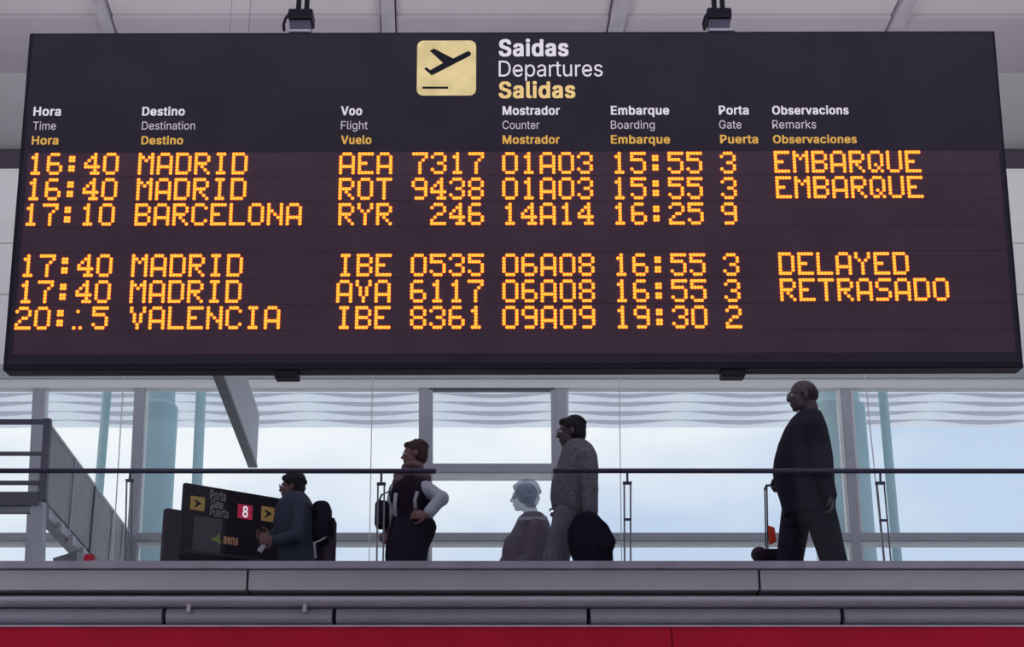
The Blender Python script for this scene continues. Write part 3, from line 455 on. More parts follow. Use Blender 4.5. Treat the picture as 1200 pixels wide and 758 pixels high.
for i, (a, b) in enumerate(zip(joint, joint[1:])):
    pc = at((a[1] + b[1]) / 2, 657, YR + .05)
    e = tag(empty('glass_screen', pc), 'tall clear glass screen on the gallery ledge, ' + names[i], 'glass screen', 'gallery glass screens')
    inv = Matrix.Translation(-pc)
    for nm, pxs, d, mt in (('pane', [(jx(a, 260) + 1, 260), (jx(b, 260) - 1, 260), (jx(b, 657.3) - 1, 657.3), (jx(a, 657.3) + 1, 657.3)], .01, M['glass_rail']),
                           ('edge_strip', [(jx(b, 260) - .9, 260), (jx(b, 260), 260), (jx(b, 657.3), 657.3), (jx(b, 657.3) - .9, 657.3)], .012, M['mullion_light'])):
        bm = bmesh.new(); quadbox(bm, pxs, YR + .05, d); bmesh.ops.transform(bm, matrix=inv, verts=bm.verts[:]); build(nm, bm, mt, e)

# ------------------------------------------------------------------ outside: canopy and columns
YC = 20.0; ZC = EYE + 6.5
cano = structure(empty('trim_4', (0, 22, ZC)), 'white ribbed canopy outside above the windows', 'canopy')
yl = [atz(600, y, ZC).y for y in (437, 446, 455.5, 465, 475, 486, 496, 505)]
bw = 1.62
shared = {}
for j, (y0, y1) in enumerate(zip(yl, yl[1:])):
    n = 12; bm = bmesh.new(); rr = []
    d = y1 - y0
    for k in range(n + 1):
        t = k / n; x = (t - .5) * bw * .999; sag = math.sin(math.pi * t) ** 1.6
        rr.append([bm.verts.new((x, 0.0, .075)), bm.verts.new((x, 0.0, .045 - .062 * sag)), bm.verts.new((x, d * .35, .02 - .05 * sag)), bm.verts.new((x, d * .75, .035)), bm.verts.new((x, d * 1.0, .05))])
    for a, b in zip(rr, rr[1:]):
        for k in range(4):
            f_ = bm.faces.new((a[k], a[k + 1], b[k + 1], b[k])); f_.material_index = 1 if k == 0 else 0
    bmesh.ops.recalc_face_normals(bm, faces=bm.faces)
    me = bpy.data.meshes.new('blade'); bm.to_mesh(me); bm.free(); me.materials.append(M['membrane']); me.materials.append(M['lip'])
    for q in range(-5, 6):
        o = link('canopy_blade', me, M['membrane'], cano); o.location = (q * bw - .22, y0 - 22, 0)
cols_px = [('wide', 165, 206, 152, 194, 'wide teal round column outside behind the gate desk'),
           ('thin', 121, 131.5, 104, 114.5, 'slim teal column outside behind the gangway panels'),
           ('thin', 230, 242, 221, 233, 'slim teal column outside left of the hanging sign'),
           ('wide', 949, 1005, 965, 1020, 'wide teal round column outside behind the man in the suit'),
           ('thin', 1028, 1039, 1046, 1057, 'slim leaning teal column outside at the right')]
YO = 20.0 - .6
for kind, a, b, c, d, lb in cols_px:
    pt = at((a + b) / 2, 450, YO); pb = at((c + d) / 2, 655, YO); dirn = (pb - pt)
    bot = pt + dirn * ((pt.z + .0) / (pt.z - pb.z)); top = pt + (pt - pb) * .35
    r = (at(b, 450, YO).x - at(a, 450, YO).x) / 2
    bm = bmesh.new()
    tube(bm, [bot, top], r * (1 if kind == 'thin' else 1), 28)
    o = build('column', bm, M['teal'], None, True); tag(o, lb, 'column', 'teal columns outside')
    if kind == 'wide':
        t = (474 - 450) / 205.0; q = pt + dirn * t
        bm = bmesh.new(); tube(bm, [bot, q - (pt - pb).normalized() * .05, q], [r * 1.2, r * 1.2, r * 1.02], 28)
        build('column_sleeve', bm, M['teal'], o, True)

# ------------------------------------------------------------------ hanging sign seen edge-on
zs0 = zy(548, 16.0); zs1 = zy(485, 16.0)
def sx(y, px, py): return atz(px, py, zs0)
pf0, pf1 = atz(291, 548, zs0), atz(301.5, 548, zs0)
yn = 12.3
def along(p, y): return Vector((p.x + (y - p.y) * AX, y, p.z))
a0, a1 = along(pf0, yn), along(pf1, yn)
hs = tag(empty('hanging_sign', a0), 'pale grey sign panel hung lengthwise from ceiling, seen from below, left of centre', 'sign')
def hpart(nm, cs, mt):
    bm = bmesh.new(); hexa(bm, [c - a0 for c in cs]); return build(nm, bm, mt, hs)
up = Vector((0, 0, zs1 - zs0)); lo = Vector((0, 0, .03))
hpart('bottom_rail', [a0, a1, a1 + lo, a0 + lo, pf0, pf1, pf1 + lo, pf0 + lo], M['signunder'])
i0, i1 = Vector((.008, 0, 0)), Vector((-.008, 0, 0))
hpart('panel', [a0 + lo + i0, a1 + lo + i1, a1 + up + i1, a0 + up + i0, pf0 + lo + i0, pf1 + lo + i1, pf1 + up + i1, pf0 + up + i0], M['signbar'])
for yy in (12.6, 13.8):
    c = (along(pf0, yy) + along(pf1, yy)) / 2 - a0
    bm = bmesh.new(); tube(bm, [c + up, Vector((c.x, c.y, CEIL - a0.z))], .003, 6); build('suspension_cable', bm, M['steel'], hs)

# ------------------------------------------------------------------ gangway at left
YG = 13.0
zt = zy(492, YG); zb = zy(583, YG)
gw = tag(empty('gangway', at(52, 640, YG)), 'raised grey gangway with infill panels and dark rails, at the left edge', 'gangway')
ginv = Matrix.Translation(-gw.location)
def gpart(nm, fn, mt):
    bm = bmesh.new(); fn(bm); bmesh.ops.transform(bm, matrix=ginv, verts=bm.verts[:]); return build(nm, bm, mt, gw)
cor = at(54, 492, YG)
def gp(px_top, z):    # point on the long side whose top edge is seen at px
    # solve y so that the top edge projects to px_top
    lo_, hi_ = YG, 22.0
    for _ in range(40):
        m = (lo_ + hi_) / 2; x = cor.x + AX * (m - YG)
        fwd = m * cP + (zt - EYE) * sP; px = 600 + F * x / fwd
        if px < px_top: lo_ = m
        else: hi_ = m
    return Vector((cor.x + AX * (m - YG), m, z))
tops = [55, 88, 111, 132, 144, 151, 158]
for a, b in zip(tops, tops[1:]):
    p, q = gp(a + (.6 if a > 55 else 1), zt - .02), gp(b - .6, zt - .02); w_ = Vector((-.03, 0, 0)); dz = Vector((0, 0, zb - zt + .06))
    gpart('infill_panel', lambda bm: hexa(bm, [p + dz, q + dz, q, p, p + dz + w_, q + dz + w_, q + w_, p + w_]), M['mesh'])
for a in tops[1:]:
    p = gp(a, zt); gpart('panel_post', lambda bm: box(bm, p.x - .035, p.x + .012, p.y - .02, p.y + .02, zb, zt + .01), M['mullion'] if a != 111 else M['bridge'])
p, q = gp(55, zt), gp(158, zt)
gpart('top_edge', lambda bm: tube(bm, [p, q], .014, 8), M['mullion_light'])
gpart('stringer', lambda bm: hexa(bm, [(p.x - .1, p.y, zb - .07), (p.x + .01, p.y, zb - .07), (p.x + .01, p.y, zb), (p.x - .1, p.y, zb), (q.x - .1, q.y, zb - .07), (q.x + .01, q.y, zb - .07), (q.x + .01, q.y, zb), (q.x - .1, q.y, zb)]), M['mullion'])
for k in range(9):
    t = (k + .5) / 9; c = p.lerp(q, t); gpart('bolt_plate', lambda bm: box(bm, c.x - .02, c.x + .045, c.y - .05, c.y + .05, zb - .11, zb - .03), M['signbar'])
gpart('platform', lambda bm: box(bm, cor.x - 1.6, cor.x + .0, YG, YG + .3, zb - .06, zy(576, YG)), M['bridge'])
gpart('corner_post', lambda bm: quadbox(bm, [(51, 490), (59, 490), (53.5, 586), (45.5, 586)], YG - .02, .06), M['bridge'])
for y0, y1 in ((491, 496), (529, 532.5), (563, 567)):
    gpart('rail', lambda bm: quadbox(bm, [(-60, y0), (52, y0), (52, y1), (-60, y1)], YG, .04), M['bridge'])
gpart('support_beam', lambda bm: quadbox(bm, [(-60, 586), (50, 586), (50, 597), (-60, 597)], YG + .05, .1), M['mullion'])
gpart('column', lambda bm: quadbox(bm, [(36, 586), (50, 586), (46, 790), (32, 790)], YG + .02, .12), M['mullion'])
bm = bmesh.new(); p = at(105, 653, 12.6); box(bm, p.x - .035, p.x + .035, 12.57, 12.63, FLOOR2, p.z + .02)
bevel(bm, .006)
tag(build('red_post', bm, M['red']), 'small red post top showing above the ledge beside the gangway', 'post')
bm = bmesh.new(); quadbox(bm, [(62, 654), (90, 645), (90, 700), (62, 700)], 14.0, .3)
tag(build('luggage_chute', bm, M['signunder']), 'slate blue sloping box low behind the gangway at left', 'chute')

# ================================================================== DEPARTURE BOARD
TILT = R(4.35)
c0 = at(600, 236, 8.0)
Pb = Panel(c0, (math.cos(R(.16)), 0, math.sin(R(.16))), (0, -math.sin(TILT), math.cos(TILT)))
tl, tr, br, bl = Pb.uv(35, 38), Pb.uv(1166, 36), Pb.uv(1200, 431.5), Pb.uv(2, 433)
print('board corners', tl, tr, br, bl)
U0 = (tl[0] + bl[0]) / 2; U1 = (tr[0] + br[0]) / 2; V1 = (tl[1] + tr[1]) / 2; V0 = (bl[1] + br[1]) / 2
bd = tag(empty('departure_board', (0, 0, 0)), 'large dark airport departure board with glowing amber flight rows', 'display board')
bd.matrix_world = Pb.mat
bm = bmesh.new(); box(bm, U0, U1, V0, V1, -.13, -.004); bevel(bm, .006, 2); build('casing', bm, M['board_black'], bd)
e_ = .022
bm = bmesh.new(); box(bm, U0 + e_, U1 - e_ * .7, V0 + .03, V1 - .012, -.02, 0); build('front_panel', bm, M['board'], bd)
# led row plates
v_first = Pb.uv(600, 176)[1]; pitchv = (Pb.uv(600, 191.5)[1] - Pb.uv(600, 340.5)[1]) / 5
rc = [Pb.uv(600, y)[1] for y in (191, 220.5, 250.3, 280, 310, 340.7, 371.5, 402)]
for i, v in enumerate(rc):
    hi = (v + rc[i - 1]) / 2 if i else v + .062; lo_ = (v + rc[i + 1]) / 2 if i < 7 else v - .055
    bm = bmesh.new(); box(bm, U0 + .045, U1 - .035, lo_ + .001, hi - .001, -.01, .0015); build('display_row', bm, M['module'], bd)
GL = {
'0': '01110 10001 10001 10001 10001 10001 01110', '1': '00100 01100 00100 00100 00100 00100 01110',
'2': '01110 10001 00001 00110 01000 10000 11111', '3': '01110 10001 00001 00110 00001 10001 01110',
'4': '00010 00110 01010 10010 11111 00010 00111', '5': '11111 10000 11110 00001 00001 10001 01110',
'6': '01110 10000 10000 11110 10001 10001 01110', '7': '11111 00001 00010 00100 00100 00100 00100',
'8': '01110 10001 10001 01110 10001 10001 01110', '9': '01110 10001 10001 01111 00001 00001 01110',
':': '00000 01100 01100 00000 01100 01100 00000', 'A': '01110 10001 10001 10001 11111 10001 10001',
'B': '11110 10001 10001 11110 10001 10001 11110', 'C': '01110 10001 10000 10000 10000 10001 01110',
'D': '11110 10001 10001 10001 10001 10001 11110', 'E': '11111 10000 10000 11100 10000 10000 11111',
'I': '01110 00100 00100 00100 00100 00100 01110', 'L': '10000 10000 10000 10000 10000 10000 11111',
'M': '10001 11011 10101 10001 10001 10001 10001', 'N': '10001 10001 11001 10101 10011 10001 10001',
'O': '01110 10001 10001 10001 10001 10001 01110', 'Q': '01110 10001 10001 10001 10101 10010 01101',
'R': '11110 10001 10001 11110 10100 10010 10001', 'S': '01111 10000 10000 01110 00001 00001 11110',
'T': '11111 00100 00100 00100 00100 00100 00100', 'U': '10001 10001 10001 10001 10001 10001 01110',
'V': '10001 10001 01010 01010 01010 00100 00100', 'Y': '10001 10001 01010 00100 00100 00100 00100',
'~': '00000 01000 00000 00000 00000 00000 10100'}
p0, p1 = Pb.uv(159, 250), Pb.uv(355, 250)
PU = (p1[0] - p0[0]) / 53.15          # dot pitch
PV = (Pb.uv(600, 178.6)[1] - Pb.uv(600, 204.2)[1]) / 7.0
print('pitch', PU, PV)
DR = PU * .57
glyph_mesh = {}
def glyph(ch):
    if ch in glyph_mesh: return glyph_mesh[ch]
    bm = bmesh.new()
    for r, row in enumerate(GL[ch].split()):
        for c, b in enumerate(row):
            if b == '1':
                x, y = (c + .5) * PU, (6 - r + .5) * PV
                n = 8; base = [bm.verts.new((x + DR * math.cos(2 * math.pi * k / n), y + DR * math.sin(2 * math.pi * k / n), 0)) for k in range(n)]
                mid = [bm.verts.new((x + DR * .75 * math.cos(2 * math.pi * k / n), y + DR * .75 * math.sin(2 * math.pi * k / n), .006)) for k in range(n)]
                for k in range(n): bm.faces.new((base[k], base[(k + 1) % n], mid[(k + 1) % n], mid[k]))
                bm.faces.new(mid)
    bmesh.ops.recalc_face_normals(bm, faces=bm.faces)
    me = bpy.data.meshes.new('led_character'); bm.to_mesh(me); bm.free(); me.materials.append(M['led'])
    glyph_mesh[ch] = me; return me
# fields: text, pixel of the left edge of its first cell on the left-hand side, pixel of its top
tT = [179, 208.7, 238.3, 297.8, 328.3, 359]       # tops at centre-left
def led(text, px, ytop, field):
    u, v = Pb.uv(px, ytop)
    g = bpy.data.objects.new('flight_text', None); COL.objects.link(g); g.parent = bd; g.location = (u, v - 7 * PV, .0017); g.empty_display_size = .02
    for i, ch in enumerate(text):
        if ch == ' ': continue
        o = bpy.data.objects.new('led_character', glyph(ch)); COL.objects.link(o); o.parent = g; o.location = (i * 6 * PU, 0, 0)
rowsd = [
 ('16:40', 'MADRID', 'AEA', '7317', '01A03', '15:55', '3', 'EMBARQUE'),
 ('16:40', 'MADRID', 'ROT', '9438', '01A03', '15:55', '3', 'EMBARQUE'),
 ('17:10', 'BARCELONA', 'RYR', ' 246', '14A14', '16:25', '9', ''),
 ('17:40', 'MADRID', 'IBE', '0535', '06A08', '16:55', '3', 'DELAYED'),
 ('17:40', 'MADRID', 'AVA', '6117', '06A08', '16:55', '3', 'RETRASADO'),
 ('20:~5', 'VALENCIA', 'IBE', '8361', '09A09', '19:30', '2', '')]
pxs_ = [  # left pixels by row for each field (cell edge), and top pixel
 (34.2, 163, 398, 483.3, 588.6, 716.5, 843.5, 906.6), (32, 161, 397.3, 482.7, 588.6, 716.8, 844.5, 908.5),
 (28.6, 159, 397, 482.5, 588.6, 717.3, 844.8, 910.5), (25, 155.2, 396, 481.7, 588.8, 718.6, 847, 911.8),
 (22.6, 153.2, 394.7, 481.0, 588.8, 719.3, 848.4, 913.5), (19, 152.8, 394.2, 481, 588.8, 720, 850, 915)]
for r, vals in enumerate(rowsd):
    for f, s in enumerate(vals):
        if not s: continue
        yt = tT[r] + .4 - (1.6 / 900.0) * (pxs_[r][f] - 30) - (.9 if f == 7 else 0)
        led(s, pxs_[r][f] - .1, yt, f)
# header lettering
def bt(s, x0, x1, y0, y1, m, b): text_on(Pb, bd, s, x0, x1, y0, y1, M[m], b)
bt('Saidas', 584.5, 666, 45.5, 66.5, 'white_text', .03)
bt('Departures', 584.5, 706, 71, 95, 'white_text', -.004)
bt('Salidas', 584.5, 674, 95, 115.5, 'cream_text', .03)
hdr = [(39, ('Hora', 72, 'Time', 66, 'Hora', 69), -2), (166.5, ('Destino', 217, 'Destination', 229, 'Destino', 215), -1), (399.5, ('Voo', 424.5, 'Flight', 431, 'Vuelo', 435.5), 0),
       (589, ('Mostrador', 656, 'Counter', 632, 'Mostrador', 656), 0), (716, ('Embarque', 784, 'Boarding', 767, 'Embarque', 785), 0),
       (842.5, ('Porta', 877, 'Gate', 868.5, 'Puerta', 888), 1.5), (905, ('Observacions', 994, 'Remarks', 956, 'Observaciones', 1003.5), 1)]
desc = {'Flight', 'Boarding', 'Embarque'}
for x, (a, ax, b, bx, c, cx), sh in hdr:
    dy = -1.6 * (x - 39) / 900
    d = lambda s: 2.6 if any(k in s for k in 'gqpy') else 0
    bt(a, x, ax, 125.2 + dy, 136 + dy + d(a), 'white_text', .025)
    bt(b, x + sh * .3, bx, 142.4 + dy, 152.4 + dy + d(b), 'grey_text', .002)
    bt(c, x + sh, cx, 159.4 + dy, 169.8 + dy + d(c), 'amber_text', .025)
# emblem
a = Pb.uv(488.3, 112); b = Pb.uv(558, 48)
lg = flat_poly(Pb, rounded(a[0], b[0], a[1], b[1], .033), 0, .006, 'emblem_plate', M['logo'], bd, True)
def lpoly(pts): # crop pixels -> frame pixels
    flat_poly(Pb, [(480 + x / 5, 40 + y / 5) for x, y in pts], .006, .008, 'aircraft_mark', M['board_black'], bd)
lpoly([(84, 205), (100, 198), (122, 214), (196, 172), (118, 100), (144, 88), (256, 146), (336, 105), (352, 104), (361, 116), (356, 129), (130, 245)])
lpoly([(75, 311), (226, 311), (226, 323), (75, 323)])
# feet under the board and hangers above it
for px in (335, 860):
    u, v = Pb.uv(px, 432); bm = bmesh.new(); box(bm, u - .06, u + .06, V0 - .035, V0 + .005, -.12, -.02); bevel(bm, .006); build('bottom_bracket', bm, M['board_black'], bd)
for px, k in ((351.5, 'left'), (845, 'right')):
    u = Pb.uv(px, 38)[0]
    base = Pb.mat @ Vector((u, V1 + .004, -.06))
    hg = tag(empty('hanger', base), 'black hanging bracket with twin rods on top of the departure board, %s one' % k, 'bracket', 'board hangers')
    def hp(nm, fn, mt, sm=False):
        bm = bmesh.new(); fn(bm); return build(nm, bm, mt, hg, sm)
    def clampf(bm):
        box(bm, -.068, .062, -.06, .06, .075, .135); bevel(bm, .008)
    hp('clamp', clampf, M['board_black'])
    hp('plate', lambda bm: box(bm, -.058, .05, -.04, .04, .012, .08), M['bridge'])
    hp('foot', lambda bm: box(bm, -.06, .075 if k == 'right' else .055, -.05, .05, .001, .014), M['mullion'])
    for dx in (-.022, .022): hp('rod', lambda bm: tube(bm, [(dx, 0, .12), (dx, 0, CEIL - base.z - .0)], .014, 8), M['board_black'])
    hp('cable', lambda bm: tube(bm, [(-.055, -.05, .12), (-.08, -.05, .08), (-.09, -.05, .04), (-.085, -.05, .004)], .008, 8), M['board_black'])

# ================================================================== GATE DESK
A_ = at(217, 565, 13.2)
# top edge height constant: find Y for the right corner
ky = atz(379, 592, A_.z)
Pk = Panel(A_, (ky.x - A_.x, ky.y - A_.y, 0), (0, 0, 1))
kd = tag(empty('gate_desk', (0, 0, 0)), 'dark gate counter with number eight sign and yellow arrow plates', 'counter')
kd.matrix_world = Pk.mat
Wk = (ky - A_).length; hb = FLOOR2 - A_.z
def kbox(nm, u0, u1, v0, v1, n0, n1, mt, bv=.01):
    bm = bmesh.new(); box(bm, u0, u1, v0, v1, n0, n1); bevel(bm, bv); return build(nm, bm, mt, kd)
kbox('back_board', 0, Wk, hb, 0, -.05, 0, M['kiosk'])
kbox('left_wing', -.15, -.01, hb, Pk.uv(205, 597)[1], -.05, .02, M['kiosk_side'])
kbox('right_wing', Wk + .01, Wk + .13, hb, Pk.uv(390, 625)[1], -.05, .02, M['kiosk_side'])
kbox('counter_shelf', -.02, Wk + .02, Pk.uv(214, 648)[1] - .03, Pk.uv(214, 648)[1], 0, .18, M['kiosk_side'])
def kq(nm, x0, x1, y0, y1, mt, n1=.006):
    a = Pk.uv(x0, (y0 + y1) / 2)[0]; b = Pk.uv(x1, (y0 + y1) / 2)[0]; c = Pk.uv((x0 + x1) / 2, y1)[1]; d = Pk.uv((x0 + x1) / 2, y0)[1]
    bm = bmesh.new(); box(bm, a, b, c, d, 0, n1); return build(nm, bm, mt, kd)
kq('grey_display', 226, 259, 606, 647, M['screen'], .004)
kq('arrow_plate', 223, 239.5, 582, 598, M['yellow']); kq('arrow_plate', 306, 321, 594, 611, M['yellow'])
kq('number_plate', 278.5, 295.5, 591.5, 608, M['red_sign'])
def karrow(cx, cy, s):
    flat_poly(Pk, [(cx - s, cy - s * .9), (cx - s * .5, cy - s), (cx + s, cy - s * .05), (cx + s, cy + s * .1), (cx - s * .5, cy + s), (cx - s, cy + s * .9), (cx - s * .1, cy)], .006, .008, 'arrow', M['kiosk'], kd)
karrow(231, 590, 4.5); karrow(313.5, 602, 4.5)
def kt(s, x0, x1, y0, y1, m, b, d=.002):
    text_on(Pk, kd, s, x0, x1, y0, y1, m, b, d=d)
tw = material('dim_white_letters', srgb(170, 160, 175), .6)
kt('Porta', 246, 265, 576.5, 584.5, tw, .02); kt('Gate', 247, 261.5, 587, 594.5, tw, 0); kt('Puerta', 245.5, 268, 597, 604.5, tw, .02)
kt('8', 283.5, 290.5, 593.5, 606, M['white_text'], .02, .008)
kt('aena', 261.5, 279, 630.5, 637, M['orange_text'], .03)
flat_poly(Pk, [(246, 631), (253, 629.5), (257, 624), (256.8, 630.5), (259, 637.5), (253, 634.5)], .004, .006, 'emblem', M['green'], kd)

# ================================================================== PEOPLE
skin_a = material('skin', srgb(118, 86, 84), .55, var=.06, scale=20)
skin_b = material('skin_dark', srgb(84, 66, 74), .55, var=.06, scale=20)
hair_d = material('dark_hair', srgb(28, 22, 30), .8, bump=.6, bscale=120)
hair_r = material('auburn_hair', srgb(62, 38, 40), .8, bump=.6, bscale=120)
hair_g = material('grey_brown_hair', srgb(58, 46, 54), .8, bump=.6, bscale=120)
eye_w = material('eye', srgb(200, 195, 195), .3)
navy = material('navy_suit', srgb(46, 43, 58), .9, spec=.1, bump=.5, bscale=30)
navy2 = material('navy_trousers', srgb(43, 40, 55), .9, spec=.1, bump=.5, bscale=25)
shirtw = material('pale_shirt', srgb(176, 180, 196), .8, bump=.4, bscale=25)
greysh = material('grey_speckled_shirt', srgb(110, 110, 120), .9, var=.3, spec=.1, scale=45, bump=.5)
greytr = material('grey_trousers', srgb(112, 106, 122), .9, bump=.5, bscale=25, trans=.12)
blackf = material('black_fabric', srgb(36, 33, 48), .9, spec=.1, bump=.5, bscale=30)
vest = material('aubergine_vest', srgb(42, 32, 46), .9, spec=.1, bump=.5, bscale=20)
scarf = material('rose_scarf', srgb(118, 92, 104), .9, bump=.8, bscale=25)
bluej = material('slate_blue_jacket', srgb(46, 52, 74), .8, bump=.6, bscale=20)
ghostskin = material('pale_blue_haze_skin', srgb(150, 166, 196), .8, var=.03, trans=.45)
ghostcoat = material('mauve_grey_coat', srgb(112, 102, 120), .85, bump=.3, bscale=25, trans=.12)
leather = material('black_leather', srgb(26, 24, 28), .4)
redtag = emit('red_fabric', srgb(225, 70, 40), 0.0)
redtag = material('red_tag_fabric', srgb(255, 72, 38), .7)

def frame(f):   # facing direction -> matrix columns (forward, side, up)
    f = Vector(f).normalized(); s = Vector((0, 0, 1)).cross(f).normalized(); u = f.cross(s)
    return Matrix((f, s, u)).transposed()
def head(bm, c, h, fm):
    """c centre, h chin-to-crown height; fm frame"""
    k = h / .235
    def E(a, b, g, ra, rb, rg): ellipsoid(bm, Vector(c) + fm @ (Vector((a, b, g)) * k), (ra * k, rb * k, rg * k), fm)
    E(-.012, 0, .028, .096, .077, .088)      # cranium
    E(.030, 0, -.030, .058, .060, .080)      # face
    E(.052, 0, -.088, .028, .030, .024)      # chin
    E(.018, 0, -.072, .055, .054, .034)      # jaw
    E(.072, 0, .020, .022, .050, .016)       # brow
    E(.090, 0, -.012, .012, .012, .028)      # nose bridge
    E(.101, 0, -.028, .015, .015, .013)      # nose tip
    E(.080, 0, -.056, .014, .026, .008)      # upper lip
    E(.077, 0, -.068, .014, .023, .008)      # lower lip
    for s in (-1, 1):
        E(.060, s * .034, -.018, .022, .022, .020)   # cheek
        E(-.008, s * .079, -.008, .018, .008, .030)  # ear
        E(-.004, s * .083, .008, .016, .007, .014)
def eyes(parent, c, h, fm, loc):
    k = h / .235; bm = bmesh.new()
    for s in (-1, 1): ellipsoid(bm, Vector(c) + fm @ (Vector((.078, s * .031, .002)) * k) - loc, (.0125 * k,) * 3, u=12, v=8)
    build('eyes', bm, eye_w, parent, True)
def glasses(parent, c, h, fm, loc):
    k = h / .235; bm = bmesh.new()
    W = lambda a, b, g: Vector(c) + fm @ (Vector((a, b, g)) * k) - loc
    for s in (-1, 1):
        pts = [W(.104, s * .032 + .022 * math.cos(t), .002 + .018 * math.sin(t)) for t in [2 * math.pi * q / 12 for q in range(13)]]
        tube(bm, pts, .0022, 6, False); tube(bm, [W(.104, s * .054, .006), W(.0, s * .084, .008)], .0022, 6)
    tube(bm, [W(.106, -.010, .006), W(.106, .010, .006)], .0022, 6)
    build('glasses', bm, M['black'], parent)
def hand(bm, wrist, d, n, curl=.5, s=1.0, spread=1.0, thumb_side=1):
    """d points along the hand, n is the palm side"""
    d = Vector(d).normalized(); n = Vector(n); n = (n - d * n.dot(d)).normalized(); side = d.cross(n) * thumb_side
    wrist = Vector(wrist)
    fm = Matrix((d, side, n)).transposed()
    ellipsoid(bm, wrist + d * .045 * s, (.052 * s, .040 * s, .017 * s), fm)
    ellipsoid(bm, wrist + d * .066 * s, (.030 * s, .042 * s, .015 * s), fm)
    for i, (o, ln) in enumerate(((.030, .072), (.010, .080), (-.011, .074), (-.030, .058))):
        p = wrist + d * .082 * s + side * o * s; dd = d + side * (o * 1.4 * spread); pts = [p - d * .02]; ang = 0
        for q, fr in enumerate((.45, .32, .25)):
            ang += curl * (.9 if q == 0 else 1.1)
            v = (d * math.cos(ang) + n * math.sin(ang)).normalized() + side * (o * 1.2 * spread)
            pts.append(p); p = p + v * ln * fr * s
        pts.append(p)
        limb(bm, pts, [.0095 * s, .0095 * s, .0088 * s, .0082 * s, .0072 * s], 8)
    t0 = wrist + d * .022 * s + side * .026 * s
    t1 = t0 + (d * .55 + side * .75 + n * .25).normalized() * .036 * s
    t2 = t1 + (d * .85 + side * .3 + n * .45).normalized() * .032 * s
    t3 = t2 + (d * .9 + n * .5 - side * .1).normalized() * .024 * s
    limb(bm, [t0, t1, t2, t3], [.014 * s, .0115 * s, .0100 * s, .0085 * s], 8)
def torso_rings(spec, Y, grow=1.0, ry=None, dx=0.0):
    out_ = []
    for q in spec:
        py, xf, xb = q[0], q[1], q[2]; r = q[3]
        a, b = at(xf, py, Y), at(xb, py, Y)
        out_.append(((a + b) / 2, max(.02, (b.x - a.x) / 2 * grow + dx), r * grow + dx))
    return out_
def shoe(bm, ankle, f, L=.27, toe_down=0.0):
    f = Vector(f).normalized(); a = Vector(ankle); up = Vector((0, 0, 1)); s = up.cross(f)
    f2 = (f * math.cos(toe_down) - up * math.sin(toe_down)); u2 = f2.cross(s) * -1 if f2.cross(s).z < 0 else f2.cross(s)
    fm = Matrix((f2, s, u2)).transposed(); base = a - u2 * .055
    ellipsoid(bm, base + f2 * -.02, (.055, .038, .042), fm)
    ellipsoid(bm, base + f2 * .06, (.095, .042, .036), fm)
    ellipsoid(bm, base + f2 * .13 - u2 * .008, (.070, .046, .030), fm)
    ellipsoid(bm, a + u2 * .0, (.045, .038, .05), fm)

